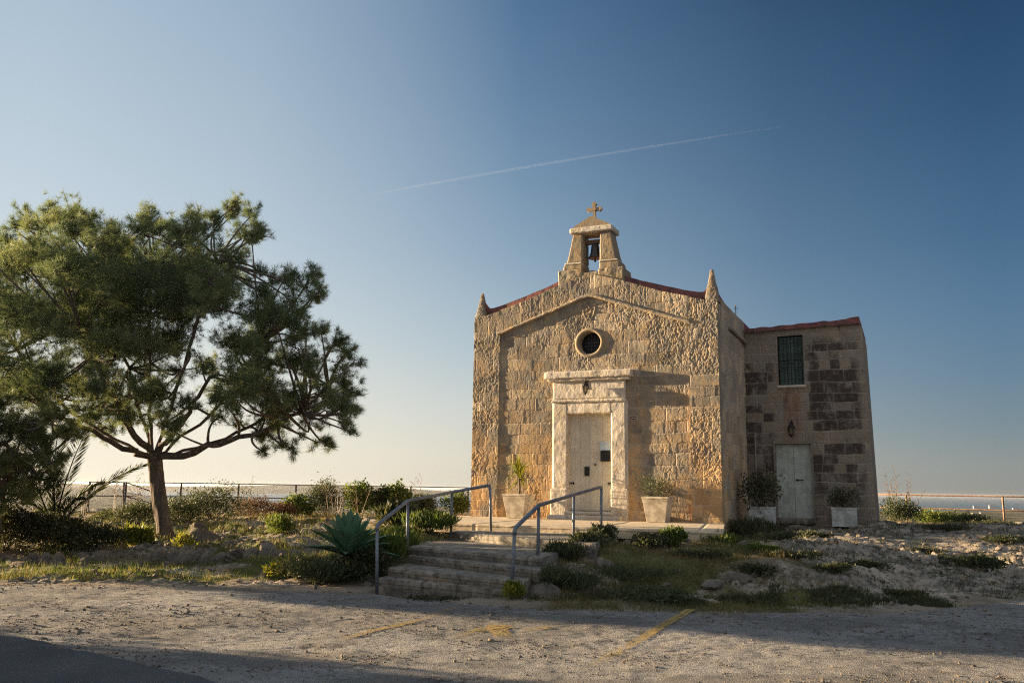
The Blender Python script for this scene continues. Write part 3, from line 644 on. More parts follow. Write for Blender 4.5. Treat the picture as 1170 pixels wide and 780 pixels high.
m = MB(); nbox(m, CX - .95, CX + .90, -.36, .1, .86, 1.0, seed=12, **T); nbox(m, CX - .60, CX + .62, -.16, .2, .99, 1.09, seed=13, **T); m.build('threshold', M['trim'], ds)
for sgn in (-1, 1):
    m = MB(); x0, x1 = (CX - .56, CX - .004) if sgn < 0 else (CX + .004, CX + .56)
    k = 4; w = (x1 - x0) / k
    for i in range(k): box(m, x0 + i * w + .002, x0 + (i + 1) * w - .002, .165, .20, 1.10, 3.42)
    box(m, x0 + .001, x1 - .001, .158, .19, 1.11, 1.30)
    if sgn > 0: box(m, CX - .025, CX + .03, .15, .17, 1.10, 3.42)
    d = m.build('door', M['door'], chapel)
    mm = MB()
    if sgn < 0: box(mm, CX - .60, CX - .44, .135, .156, 1.74, 1.765); box(mm, CX - .46, CX - .44, .125, .16, 1.72, 1.785)
    else: box(mm, CX + .44, CX + .60, .135, .156, 1.74, 1.765); box(mm, CX + .44, CX + .46, .125, .16, 1.72, 1.785)
    mm.build('latch', M['iron'], d)
    if sgn > 0:
        mm = MB(); box(mm, CX + .22, CX + .485, .15, .163, 2.54, 2.745); box(mm, CX + .23, CX + .475, .146, .1505, 2.69, 2.70); nt = mm.build('notice_sheet', M['paper'], d); nt['label'] = 'pale blue notice above the dark box'
        mm = MB(); box(mm, CX + .25, CX + .485, .11, .163, 2.28, 2.535); box(mm, CX + .27, CX + .465, .100, .111, 2.31, 2.50); mm.build('notice_box', M['dark'], d)
        mm = MB(); lathe(mm, [(.0, 0), (.02, .0), (.025, .02), (.012, .04)], 0, 0, 12); o = mm.build('knob', M['iron'], d); o.rotation_euler = (R(90), 0, 0); o.location = (CX + .1, .165, 2.2)
    else:
        mm = MB(); box(mm, CX - .17, CX - .05, .14, .163, 1.93, 2.15); box(mm, CX - .155, CX - .065, .135, .141, 2.08, 2.09); mm.build('letter_slot', M['dark'], d)
# lanterns
def lantern(x, y, z, s=1.):
    m = MB(); box(m, x - .03, x + .03, y - .012, y, z + .08 * s, z + .30 * s); tube(m, [(x, y, z + .26 * s), (x, y - .06, z + .33 * s), (x, y - .14, z + .30 * s), (x, y - .15, z + .24 * s)], .009, 6)
    cy = y - .15
    lathe(m, [(.012, z + .25 * s), (.03, z + .23 * s), (.085 * s, z + .16 * s), (.09 * s, z + .145 * s), (.07 * s, z + .14 * s)], x, cy, 8)
    lathe(m, [(.05 * s, z - .02 * s), (.05 * s, z), (.03, z - .04 * s), (.008, z - .07 * s)], x, cy, 8)
    for k in range(6):
        a = k * math.pi / 3; tube(m, [(x + .075 * s * math.cos(a), cy + .075 * s * math.sin(a), z + .145 * s), (x + .05 * s * math.cos(a), cy + .05 * s * math.sin(a), z - .01)], .006, 4)
    o = m.build('wall_lantern', M['iron'], chapel)
    g = MB(); lathe(g, [(.045 * s, z), (.068 * s, z + .14 * s)], x, cy, 6); g.build('glass', M['glass'], o); return o
lantern(CX - .03, -.05, 3.93, 1.05)
lantern(1.15, 3.58, 3.08, 1.15)
m = MB(); box(m, -2.18, -1.94, .015, .06, 3.24, 3.36); fr_ = m.build('plaque', M['plaque'], chapel)
m = MB(); box(m, -2.15, -2.10, .010, .016, 3.27, 3.33); box(m, -2.09, -1.97, .010, .016, 3.315, 3.335); box(m, -2.09, -1.97, .010, .016, 3.26, 3.285); m.build('plaque_relief', M['wood'], fr_)
# bell cote
bc = MB(); B_ = dict(res=.03, amp=.008, sc_=8)
BX = -3.14; 
nbox(bc, BX - .86, BX - .22, .02, .72, 6.5, 7.08, seed=20, res=.03, amp=.016, sc_=9); nbox(bc, BX + .20, BX + .86, .02, .72, 6.5, 7.05, seed=21, res=.03, amp=.016, sc_=9)
nbox(bc, BX - .25, BX + .25, .03, .70, 6.5, 6.98, seed=22, res=.03, amp=.016, sc_=9)
nbox(bc, BX - .74, BX - .235, .08, .66, 7.07, 7.22, seed=23, **B_); nbox(bc, BX + .215, BX + .74, .08, .66, 7.04, 7.22, seed=24, **B_)
def tp(v):
    t = np.clip((v[:, 2] - 7.26) / .77, 0, 1); out = v.copy(); outer = np.abs(v[:, 0] - BX) > .40
    k = 1 - .26 * t ** .8; out[:, 0] = np.where(outer, BX + (v[:, 0] - BX) * k, v[:, 0]); out[:, 1] = .37 + (v[:, 1] - .37) * (1 - .1 * t); return out
nbox(bc, BX - .67, BX - .24, .10, .64, 7.26, 8.03, seed=25, warp=tp, **B_); nbox(bc, BX + .22, BX + .67, .10, .64, 7.26, 8.03, seed=26, warp=tp, **B_)
bellcote = bc.build('bell_cote', M['bell_stone'], chapel)
m = MB(); nbox(m, BX - .71, BX - .24, .06, .68, 7.21, 7.27, seed=27, **B_); m.build('moulding', M['trim'], bellcote)
m = MB(); nbox(m, BX + .21, BX + .71, .06, .68, 7.21, 7.27, seed=28, **B_); m.build('moulding', M['trim'], bellcote)
m = MB(); nbox(m, BX - .565, BX + .565, .05, .69, 8.02, 8.17, seed=29, **B_); m.build('cornice', M['trim'], bellcote)
m = MB(); prism(m, [(BX - .50, 8.165), (BX + .50, 8.165), (BX + .47, 8.21), (BX + .03, 8.44), (BX - .03, 8.44), (BX - .47, 8.21)], .1, .62); m.build('pediment', M['bell_stone'], bellcote)
m = MB(); box(m, BX - .25, BX + .25, .30, .42, 7.78, 7.88); m.build('headstock', M['wood'], bellcote)
m = MB(); lathe(m, [(.0, 7.80), (.05, 7.80), (.085, 7.76), (.10, 7.70), (.115, 7.55), (.14, 7.47), (.175, 7.42), (.18, 7.40), (.16, 7.40)], BX + .02, .36, 24)
b = m.build('bell', M['bronze'], bellcote, smooth=True)
m = MB(); tube(m, [(BX + .02, .36, 7.42), (BX + .02, .36, 7.33)], [.012, .012], 6); lathe(m, [(.0, 7.36), (.03, 7.345), (.03, 7.32), (.0, 7.30)], BX + .02, .36, 10); m.build('clapper', M['iron'], b)
m = MB(); y0, y1 = .33, .41; cz = 8.70
def arm(dx, dz, L):
    px_, pz_ = -dz, dx; pts = [(0, .038), (L * .55, .036), (L * .68, .07), (L * .8, .056), (L, .034), (L * 1.04, 0)]
    poly = [(BX + dx * a + px_ * b, cz + dz * a + pz_ * b) for a, b in pts] + [(BX + dx * a - px_ * b, cz + dz * a - pz_ * b) for a, b in pts[::-1][1:]]
    prism(m, poly, y0, y1)
arm(1, 0, .20); arm(-1, 0, .20); arm(0, 1, .19)
prism(m, [(BX - .034, cz), (BX - .034, 8.52), (BX - .07, 8.43), (BX + .07, 8.43), (BX + .034, 8.52), (BX + .034, cz)], y0 + .003, y1 - .003); box(m, BX - .045, BX + .045, y0 - .01, y1 + .01, cz - .045, cz + .045)
m.build('cross', M['bell_stone'], bellcote)
m = MB(); tube(m, [(-.18, 3.5, 6.1), (-.18, 3.5, 6.62)], .012, 6); tube(m, [(-.24, 3.5, 6.5), (-.10, 3.5, 6.5)], .008, 5); m.build('rooftop_antenna', M['darkrail'], chapel)

# ---- annex (built onto the chapel, its rear wing)
winh = lambda s, z: ((s > .87) & (s < 1.50) & (z > 4.38) & (z < 5.69)) | ((s > .70) & (s < 1.62) & (z < 2.88))
def atop(a): return np.interp(a, [0, .3, 2.9, 3.1], [5.86, 5.87, 5.93, 5.90])
def shearP(s, d, z):
    out = np.stack([s, 3.6 - d, z], 1); out[:, 0] = s - sstep(1.5, 3.07, s) * (z - .8) * .022; return out
m = MB()
panel('a', m, .0, 3.07, shearP, const(.62), atop, .02, lambda s, z: .25 + .45 * sstep(.45, .6, fbm(s * 1.2, z * 1.2, 44, 3)) + .35 * sstep(5.5, 5.75, z), 9, winh, .25, .262, .44,
      rust=lambda s, z: sstep(.28, .12, np.abs(s - 1.22 - .05 * np.sin(z * 3))) * sstep(2.8, 3.3, z) * sstep(4.42, 4.2, z) * .45 + .5 * sstep(.3, .1, np.abs(s - .95)) * sstep(.9, 1.1, z) * 0,
      dkb=lambda s, z: np.clip(sstep(1.45, 1.75, s) * sstep(5.75, 5.2, z) * sstep(1.1, 2.0, z) * sstep(3.0, 2.75, s + .0) + sstep(.8, .6, s) * sstep(5.5, 5.0, z) * .9 + .25, 0, 1), jd=.014, offv=.008)
annex = m.build('annex_wall', M['annex'], chapel)
m = MB(); nn_ = 2
v = []
for z in (.4, 5.85):
    k = (z - .8) * .022 if z > 1 else 0; v += [(.0, 3.85, z), (3.05 - k, 3.85 if 0 else 3.82, z), (3.05 - k, 7.0, z), (.0, 7.0, z)]
m.add(v, [(3, 2, 1, 0), (4, 5, 6, 7), (0, 1, 5, 4), (1, 2, 6, 5), (2, 3, 7, 6), (3, 0, 4, 7)]); m.build('annex_rear_wall', M['annex'], chapel)
m = MB(); ss = np.linspace(.03, 2.92, 60); vv = np.linspace(3.50, 7.0, 30); S_, V_ = np.meshgrid(ss, vv, indexing='ij')
zz = atop(S_) + .06 + np.interp(S_, [0, 1.5, 2.3, 2.9], [.0, .02, .03, .07]) + .05 * (fbm(S_ * 4, V_ * 4, 3, 3) - .5); zz[0] -= .03
m.add(np.stack([S_.ravel(), V_.ravel(), zz.ravel()], 1), [grid_faces(60, 30)])
fr = np.stack([ss, vv[0] + 0 * ss, zz[:, 0]], 1); lo = fr.copy(); lo[:, 2] = atop(ss) - .03 - .02 * fbm(ss * 5, ss * 0, 2, 2); q = np.arange(59); m.add(np.concatenate([fr, lo]), [np.stack([q, q + 1, q + 61, q + 60], 1)])
fr = np.stack([2.92 + 0 * vv, vv, zz[-1]], 1); lo = fr.copy(); lo[:, 2] = 5.86; q = np.arange(29); m.add(np.concatenate([fr, lo]), [np.stack([q, q + 30, q + 31, q + 1], 1)])
m.build('annex_roof', M['red'], chapel, smooth=True)
m = MB(); box(m, .86, 1.51, 3.80, 3.84, 4.37, 5.70); w_ = m.build('window', M['dark'], chapel)
m = MB()
for x0, x1 in ((.885, 1.178), (1.192, 1.485)):
    box(m, x0, x0 + .045, 3.73, 3.77, 4.40, 5.67); box(m, x1 - .045, x1, 3.73, 3.77, 4.40, 5.67); box(m, x0 + .045, x1 - .045, 3.732, 3.768, 4.40, 4.46); box(m, x0 + .045, x1 - .045, 3.732, 3.768, 5.61, 5.67)
    for k in range(22): z = 4.47 + k * .052; m.add([(x0 + .045, 3.735, z), (x1 - .045, 3.735, z), (x1 - .045, 3.762, z + .05), (x0 + .045, 3.762, z + .05)], [(0, 1, 2, 3)])
m.build('shutter', M['shutter'], w_)
m = MB()
for k in range(7): x = .91 + k * .092; tube(m, [(x, 3.66, 4.38), (x, 3.66, 5.69)], .009, 6)
for z in (4.55, 4.85, 5.04, 5.22, 5.5): box(m, .87, 1.50, 3.655, 3.668, z - .008, z + .008)
tube(m, [(1.185 + .1 * math.cos(a), 3.65, 5.04 + .1 * math.sin(a)) for a in np.linspace(0, 2 * math.pi, 20)], .008, 5)
m.build('grille', M['iron'], w_)
m = MB(); nbox(m, .82, 1.56, 3.54, 3.70, 4.30, 4.375, .03, .004, 8, 51); m.build('sill', M['trim'], w_)
m = MB(); nbox(m, .72, 1.60, 3.66, 3.9, .80, .955, .04, .005, 8, 52); m.build('doorstep', M['step'], chapel)
for x0, x1 in ((.715, 1.150), (1.156, 1.605)):
    m = MB(); k = 3; w = (x1 - x0) / k
    for i in range(k): box(m, x0 + i * w + .002, x0 + (i + 1) * w - .002, 3.70, 3.73, .96, 2.83)
    box(m, x0, x1, 3.705, 3.75, .955, 2.84)
    d = m.build('door', M['door_green'], chapel)
    if x0 > 1: mm = MB(); box(mm, 1.19, 1.38, 3.675, 3.70, 1.915, 1.935); box(mm, 1.21, 1.25, 3.665, 3.70, 1.90, 1.95); mm.build('latch', M['iron'], d)
m = MB(); box(m, .665, .715, 3.56, 3.72, .85, 2.93); box(m, 1.607, 1.650, 3.56, 3.72, .85, 2.93); box(m, .665, 1.65, 3.557, 3.72, 2.845, 2.925); m.build('door_frame', M['annex'], chapel)
m = MB(); tube(m, [(.22, 3.53, 1.0), (.22, 3.53, 3.05), (.22, 3.60, 3.12)], .022, 8); m.build('drain_pipe', M['pipe'], chapel)

# ------------------------------------------------------------------ platform slab and stairs
def poly_slab(name, pts, z0, z1, mat, parent=None, seed=0, res=.05, amp=.008):
    """quad slab a,b,c,d (front left, front right, back right, back left)"""
    a, b, c, d = [np.array(p, float) for p in pts]
    L = max(np.linalg.norm(b - a), .1); D = max(np.linalg.norm(d - a), .1); nu = int(L / res) + 2; nv = int(D / res) + 2; nz = max(4, int((z1 - z0) / .012) + 1)
    def surf(u, w): return (a * (1 - u) * (1 - w) + b * u * (1 - w) + c * u * w + d * (1 - u) * w)
    m = MB()
    def put(u, w, t, f):
        P = a[None] * ((1 - u) * (1 - w))[:, None] + b[None] * (u * (1 - w))[:, None] + c[None] * (u * w)[:, None] + d[None] * ((1 - u) * w)[:, None]
        z = z0 + (z1 - z0) * t
        # worn nosing
        nose = np.exp(-(w * D / .03) ** 2) * sstep(.8, 1, t); wear = fbm(P[:, 0] * 3, P[:, 1] * 3, seed, 3)
        z = z - nose * .018 * wear + (fbm3(P[:, 0] * 4, P[:, 1] * 4, z * 4, seed + 3, 3) - .5) * amp * 2
        jf = np.abs((u * L / .64 + seed * .37) % 1 - .5) * .64; gj = 1 - sstep(.004, .014, jf + .006 * (fbm(P[:, 0] * 8, P[:, 1] * 8, 3, 2) - .5)); chip = sstep(.62, .72, fbm(u * L * 3.5, w * 9 + seed, seed + 2, 3)) * nose
        z = z - gj * .014 * (t > .9) - chip * .02
        nx = fbm3(P[:, 0] * 5, P[:, 1] * 5, z * 7, seed + 6, 3) - .5; dr = (d - a) / D
        P = P + dr[None] * (nx * .016 + nose * .004 + gj * .012 * (w < .01) - .012 * sstep(.7, .76, t) * (w < .01))[:, None]
        m.add(np.stack([P[:, 0], P[:, 1], z], 1), [f], jnt=np.maximum(gj, .6 * (1 - sstep(.5, .74, t)) * (w < .01)))  # mask also darkens the lower front face, not only the joints
    u, w = [q.ravel() for q in np.meshgrid(np.linspace(0, 1, nu), np.linspace(0, 1, nv) ** 1.5, indexing='ij')]; put(u, w, np.ones_like(u), grid_faces(nu, nv))
    u, t = [q.ravel() for q in np.meshgrid(np.linspace(0, 1, nu), np.linspace(0, 1, nz), indexing='ij')]; put(u, np.zeros_like(u), t, grid_faces(nu, nz)); 
    w, t = [q.ravel() for q in np.meshgrid(np.linspace(0, 1, nv), np.linspace(0, 1, nz), indexing='ij')]; put(np.zeros_like(w), w, t, grid_faces(nv, nz)[:, ::-1]); put(np.ones_like(w), w, t, grid_faces(nv, nz))
    return m.build(name, mat, parent)
sl = poly_slab('platform', [wp(-6.9, -4.25)[:2], wp(.80, -4.2)[:2], wp(-.02, .3)[:2], wp(-6.9, .3)[:2]], .72, .90, M['slab'], None, 3, .06, .006)
tag(sl, 'pale sunlit concrete platform in front of the chapel door', 'platform')
stairs = empty('stone_staircase', (-1, 13.6, 0), 'wide worn stone steps climbing from the car park to the chapel platform', 'staircase')
def step(L, Rr_, z, seed, back=2.2, z0=None):
    a = np.array(L); b = np.array(Rr_); d = (b - a) / np.linalg.norm(b - a); nrm = np.array([-d[1], d[0]])
    if nrm[1] < 0: nrm = -nrm
    g = np.array([.25, .97])
    o = poly_slab('step', [a, b, b + g * back, a + g * back], z0 if z0 is not None else z - .16, z, M['step'], None, seed, .05, .007)
    o.parent = stairs; o.matrix_parent_inverse = Matrix.Translation((1, -13.6, 0)); return o
def ez(px, py, z): return atz(px, py, z)[:2]
def ext(a, b, k): a = np.array(a); b = np.array(b); return tuple(b + (b - a) / np.linalg.norm(b - a) * k)
edges = [((432, 659.5), (579.5, 673.6), .23, .15, 1.9), ((443.6, 648), (579.5, 662), .36, .3, 1.9), ((467, 634), (602.6, 649), .49, .25, 1.6), ((467, 623.6), (605, 635.6), .62, .25, 3.0), ((513, 607), (646, 617.5), .77, .7, 3.0)]
for i, (l, r_, z, ex, bk) in enumerate(edges):
    a = ez(*l, z); b = ez(*r_, z); step(a, ext(a, b, ex), z, 30 + i, bk, z - (.24 if i else .30) - (.12 if i == 4 else 0))
# hand rails
def railing(name, pts, label, lowext):
    base = pts[0][0]; o = empty(name, (base[0], base[1], base[2]), label, 'handrail', 'steel handrails of the steps')
    inv = Matrix.Translation((-base[0], -base[1], -base[2]))
    tops = [np.array(t) for _, t in pts]
    path = [tops[0] - np.array([0, 0, .10])] 
    path = [tops[0] + np.array([0, 0, -.09]), tops[0] + np.array([0, 0, -.035]), tops[0] + (tops[1] - tops[0]) * .045 + np.array([0, 0, -.005])]
    for k in range(1, len(tops)):
        if k < len(tops) - 1: path += [tops[k] + (tops[k - 1] - tops[k]) * .06, tops[k], tops[k] + (tops[k + 1] - tops[k]) * .06]
        else: path += [tops[k] + (tops[k - 1] - tops[k]) * .04, tops[k] + np.array([0, 0, -.012])]
    m = MB(); tube(m, path, .030, 12); h_ = m.build('handrail_bar', M['galv'], o, True); h_.matrix_parent_inverse = inv
    for b_, t_ in pts:
        m = MB(); tube(m, [np.array(b_) - np.array([0, 0, .1]), np.array(t_) - np.array([0, 0, .02])], .025, 12); p = m.build('post', M['galv'], o, True); p.matrix_parent_inverse = inv
def rp(base, top_, z, Y=None):
    x, y, _ = atz(*base, z) if Y is None else at(*base, Y)
    return ((x, y, z - .02), at(top_[0], top_[1], y))
railing('stair_railing', [rp((431, 672), (431, 599), .12), rp((465.5, 633), (466, 572), .47), rp((515.5, 608), (516.5, 562), .74), rp((561, 599), (560, 554), .88, 17.6)], 'grey steel handrail on the left side of the steps beside the agave', 1)
railing('stair_railing', [rp((585, 666), (588, 603), .30), rp((614.5, 636), (615.5, 577), .60), rp((655, 611), (655.5, 565), .72, 15.6), rp((687, 603), (687, 556), .90, 17.0)], 'grey steel handrail on the right side of the steps in front of the chapel door', 1)

# ------------------------------------------------------------------ fences
def fence(name, pts, label, mat, rw=.022, posts=None):
    b0 = pts[0]; o = empty(name, (b0[0], b0[1], b0[2]), label, 'fence'); inv = Matrix.Translation((-b0[0], -b0[1], -b0[2]))
    P = np.array([p[:3] for p in pts]); H = np.array([p[3] for p in pts])
    for k in (1.0, .53):
        m = MB(); q = P.copy(); q[:, 2] += H * k; tube(m, q, rw, 8, True); r_ = m.build('rail', mat, o, True); r_.matrix_parent_inverse = inv
    for i in range(len(P)):
        if posts is not None and not posts[i]: continue
        m = MB(); a = P[i].copy(); a[2] -= .15; b = P[i].copy(); b[2] += H[i] + rw; box(m, P[i][0] - .026, P[i][0] + .026, P[i][1] - .026, P[i][1] + .026, a[2], b[2]); r_ = m.build('post', mat, o); r_.matrix_parent_inverse = inv
def fp(px, py_top, Y, h=1.05): x, y, z = at(px, py_top, Y); return (x, y, z - h, h)
fence('clifftop_fence', [fp(103, 550.3, 31, 1.02), fp(144.5, 551, 31.2, 1.0), fp(174, 561.5, 33, .9), fp(184, 566, 33.6, .9)], 'short rusty two-rail fence left of the pine trunk that slopes down behind it', M['darkrail'], .019)
fence('clifftop_fence', [fp(150 + 65.5 * k - 8, 551 + max(0, k - .5) * 1.07, 33.0, 1.05) for k in range(0, 8)], 'long thin two-rail fence along the clifftop between the pine and the chapel', M['darkrail'], .017)
fence('clifftop_fence', [fp(985, 564.2, 34, 1.02), fp(1035, 565.2, 33.3, 1.02), fp(1145.5, 567, 31.5, 1.02), fp(1265, 568.5, 29.8, 1.02)], 'sunlit rusty two-rail fence along the clifftop right of the annex', M['rustrail'], .028)

# ------------------------------------------------------------------ foliage generators
def unit(n_, g): v = g.normal(size=(n_, 3)); return v / np.linalg.norm(v, axis=1)[:, None]
def tri_needles(C_, D_, L, w, g):
    """thin triangles rooted at C_, along D_"""
    n_ = len(C_); p = np.cross(D_, unit(n_, g)); p /= np.linalg.norm(p, axis=1)[:, None] + 1e-9
    L = np.broadcast_to(L, (n_,))[:, None]; v = np.stack([C_ - p * w / 2, C_ + p * w / 2, C_ + D_ * L], 1).reshape(-1, 3)
    return v, np.arange(n_ * 3).reshape(-1, 3)
def quad_leaves(C_, D_, L, w, g):
    n_ = len(C_); p = np.cross(D_, unit(n_, g)); p /= np.linalg.norm(p, axis=1)[:, None] + 1e-9
    L = np.broadcast_to(L, (n_,))[:, None]; w = np.broadcast_to(w, (n_,))[:, None]
    v = np.stack([C_, C_ + D_ * L * .5 + p * w / 2, C_ + D_ * L, C_ + D_ * L * .5 - p * w / 2], 1).reshape(-1, 3)
    return v, np.arange(n_ * 4).reshape(-1, 4)
def shrub(name, x, y, w, d, h, mat, label, cat='shrub', group=None, n_=2500, L=.05, lw=.028, seed=0, z=None, stems=9, spiky=0., zoff=0., lump=.35, parent=None, cen=.45):
    g = np.random.default_rng(seed + 100)
    z0 = (Gz(x, y) if z is None else z) + zoff
    # several overlapping sub-clumps on stems
    k = max(5, int(7 + w * 4)); a = g.random(k) * 2 * math.pi; r = np.sqrt(g.random(k)) * .72
    cc = np.stack([np.cos(a) * r * w / 2, np.sin(a) * r * d / 2, h * (.35 + .42 * g.random(k)) * (1 - .35 * r)], 1); rad = np.stack([w * (.16 + .14 * g.random(k)), d * (.16 + .14 * g.random(k)), h * (.2 + .14 * g.random(k))], 1)
    pick = g.integers(0, k, n_); u = unit(n_, g); rr = g.random(n_) ** .45
    C_ = cc[pick] + u * rad[pick] * rr[:, None] * (1 + lump * (g.random(n_)[:, None] - .5))
    stray = g.random(n_) < .10; C_ = np.where(stray[:, None], cc[pick] + u * rad[pick] * (1. + .35 * g.random(n_))[:, None], C_)
    gapn = n3(C_[:, 0] * 7 / max(w, .6), C_[:, 1] * 7 / max(w, .6), C_[:, 2] * 9, seed); C_ = C_ + (gapn < .36)[:, None] * u * rad[pick] * .25
    C_[:, 2] = np.maximum(C_[:, 2], .0 + .02 * g.random(n_))
    D_ = u * .7 + unit(n_, g) * .8 + np.array([0, 0, .5 + spiky]); D_ /= np.linalg.norm(D_, axis=1)[:, None]
    v, f = quad_leaves(C_, D_, L * (.6 + .8 * g.random(n_)), lw * (.6 + .8 * g.random(n_)), g)
    cr = g.random(k); rnd = np.clip(cr[pick] * .5 + g.random(n_) * .55, 0, 1)
    m = MB(); m.add(v, [f], rnd=np.repeat(rnd, 4))
    s_ = MB()
    for i in range(min(k, stems)):
        p1 = cc[i]; s_.add(*_t([np.zeros(3) + np.array([g.normal() * .04, g.normal() * .04, -.03]), p1 * np.array([.35, .35, .5]), p1], [.012, .009, .005]))
    if parent is None:
        o = empty(name, (x, y, z0), label, cat, group)
        s_.build('stem', M['twig'], o); m.build('foliage', mat, o); return o
    a_ = s_.build('stem', M['twig'], parent); b_ = m.build('foliage', mat, parent)
    for q in (a_, b_): q.location = Vector((x, y, z0)) - parent.location
def _t(path, rad, ns=4):
    m = MB(); tube(m, path, rad, ns, False); return m.v[0], [np.concatenate(v) for v in m.f.values()]

# ------------------------------------------------------------------ pines
def bez(a, b, c, n_=8):
    t = np.linspace(0, 1, n_)[:, None]; return (1 - t) ** 2 * a + 2 * (1 - t) * t * b + t * t * c
def pine(name, base, fork, r0, r1, clumps, label, mat, seed, tuft_density=1., needle=.13, hubs=None, barkmat=None):
    g = np.random.default_rng(seed); base = np.array(base, float); fork = np.array(fork, float)
    o = empty(name, tuple(base), label, 'tree', 'pines beside the car park' if name == 'pine_tree' else None)
    T = MB(); W = MB(); N = MB()
    mid = (base + fork) / 2 + np.array([-.05, 0, 0]); p = bez(base - [0, 0, .25], mid + (mid - (base + fork) / 2), fork, 24)
    rr = np.interp(np.linspace(0, 1, 24), [0, .1, .2, .8, 1], [r0 * 1.6, r0 * 1.12, r0, r1, r1 * 1.05])
    ns = 28; tube(T, p - base, rr, ns, True)
    vv = T.v[0]; bum = fbm3(vv[:, 0] * 7, vv[:, 1] * 7, vv[:, 2] * 2.2, 5, 4) - .5
    ctr = np.repeat(p - base, ns, 0); T.v[0] = ctr + (vv - ctr) * (1 + .38 * bum)[:, None]
    # main limbs to hubs
    hubs = [np.array(h) for h in hubs]; hp = []
    for h in hubs:
        d = h - fork; mid = fork + d * .45 + np.array([d[0] * .08, d[1] * .1, -.12 * np.linalg.norm(d)]) + g.normal(size=3) * .12
        q = bez(fork - [0, 0, .12], mid, h, 14); q[1:-1] += g.normal(size=(12, 3)) * .035
        L = np.linalg.norm(d); rt = r1 * (.60 if len(hp) in (0, 2, 6, 8) else .24) * min(1, .5 + L * .12)
        tube(T, q - base, np.linspace(rt, .035, 14), 9, False); hp.append(q)
    allp = np.concatenate(hp)
    for (c, rad, dens) in clumps:
        c = np.array(c, float); dist = np.linalg.norm(allp - c, axis=1) + np.where(np.linalg.norm(allp - fork, axis=1) < .8, 1.5, 0); j = int(np.argmin(dist)); a = allp[j]
        mid = (a + c) / 2 + g.normal(size=3) * .18 + np.array([0, 0, -.10]); q = bez(a, mid, c, 8)
        tube(T, q - base, np.linspace(.034, .014, 8), 6, False)
        nt = max(6, int(17 * dens * (rad / .8) ** 2))
        dirs = unit(nt, g); dirs[:, 2] = dirs[:, 2] * .7 + .22; out = (c - (fork + [0, 0, 1.5])); out /= np.linalg.norm(out); dirs += out * .35; dirs /= np.linalg.norm(dirs, axis=1)[:, None]
        lens = rad * (.55 + .5 * g.random(nt)); cshade = g.random()
        for d_, L in zip(dirs, lens):
            bend = g.normal(size=3) * .12 * L + np.array([0, 0, .16 * L]); st = c - d_ * L * .1 + g.normal(size=3) * rad * .1
            tw = bez(st, st + d_ * L * .5 - bend * .5, st + d_ * L + bend, 6)
            W.add(*_t(tw - base, np.linspace(.011, .004, 6), 3))
            ntf = max(5, int(19 * L / .6 * tuft_density)); tpos = .22 + .82 * g.random(ntf) ** .75; pt = np.stack([np.interp(tpos, np.linspace(0, 1, 6), tw[:, k]) for k in range(3)], 1)
            pt = pt + g.normal(size=(ntf, 3)) * .085 * rad / .7
            td = d_[None] * .8 + unit(ntf, g) * .55 + np.array([0, 0, .3]); td /= np.linalg.norm(td, axis=1)[:, None]
            K = 18; Cn = np.repeat(pt, K, 0) + g.normal(size=(ntf * K, 3)) * .018; Dn = np.repeat(td, K, 0) * .75 + unit(ntf * K, g) * .8; Dn /= np.linalg.norm(Dn, axis=1)[:, None]
            v, f = tri_needles(Cn, Dn, needle * (.6 + .7 * g.random(ntf * K)), .0085, g)
            rnd = np.clip(.55 * cshade + .3 * np.repeat(g.random(ntf), K) + .3 * g.random(ntf * K) - .1, 0, 1)
            N.add(v - base, [f], rnd=np.repeat(rnd, 3))
    # a few bare dead sprays on the shaded side
    T.build('trunk', barkmat or M['bark'], o, True); W.build('twigs', M['twig'], o); N.build('crown', mat, o)
    return o
TY = 19.7
g = np.random.default_rng(5)
cl_px = [(20, 300, 45, 1), (45, 262, 30, 1), (85, 262, 32, 1), (75, 310, 50, 1), (130, 285, 40, 1), (120, 340, 55, 1), (165, 268, 30, 1), (175, 320, 50, 1), (215, 265, 26, 1), (225, 310, 45, 1),
         (265, 246, 20, 1), (280, 272, 26, 1), (262, 300, 36, 1), (205, 350, 50, 1), (250, 345, 45, 1), (300, 335, 30, .9), (338, 322, 22, .9), (357, 338, 18, .9), (310, 368, 40, 1), (350, 382, 26, .9), (280, 400, 42, 1), (330, 412, 32, .8), (378, 398, 18, .9), (352, 418, 24, .9), (392, 440, 15, .9), (372, 468, 20, .9), (345, 472, 22, .9), (398, 492, 12, .9), (310, 455, 26, .8), (292, 430, 26, .8), (275, 482, 20, .6), (245, 452, 24, .55), (160, 450, 26, .6), (105, 478, 24, .55), (200, 480, 18, .4), (335, 512, 14, .7), (300, 515, 12, .6), (362, 505, 15, .8), (400, 470, 14, .9),
         (20, 360, 55, 1), (70, 380, 55, 1), (120, 400, 50, 1), (10, 420, 50, 1), (60, 440, 45, 1), (170, 400, 42, 1), (110, 445, 36, .8), (385, 428, 18, .6), (396, 455, 17, .6), (362, 448, 24, .5), (330, 462, 26, .45), (390, 482, 17, .6), (352, 488, 22, .5),
         (312, 482, 24, .5), (292, 498, 18, .5), (275, 450, 26, .45), (232, 425, 30, .7), (30, 455, 30, .8), (190, 440, 25, .4), (140, 470, 24, .35), (250, 478, 20, .3), (-30, 330, 50, 1), (-35, 400, 50, 1), (-25, 280, 35, .9), (215, 462, 20, .3), (320, 508, 15, .4), (374, 508, 13, .4)]
clumps = []
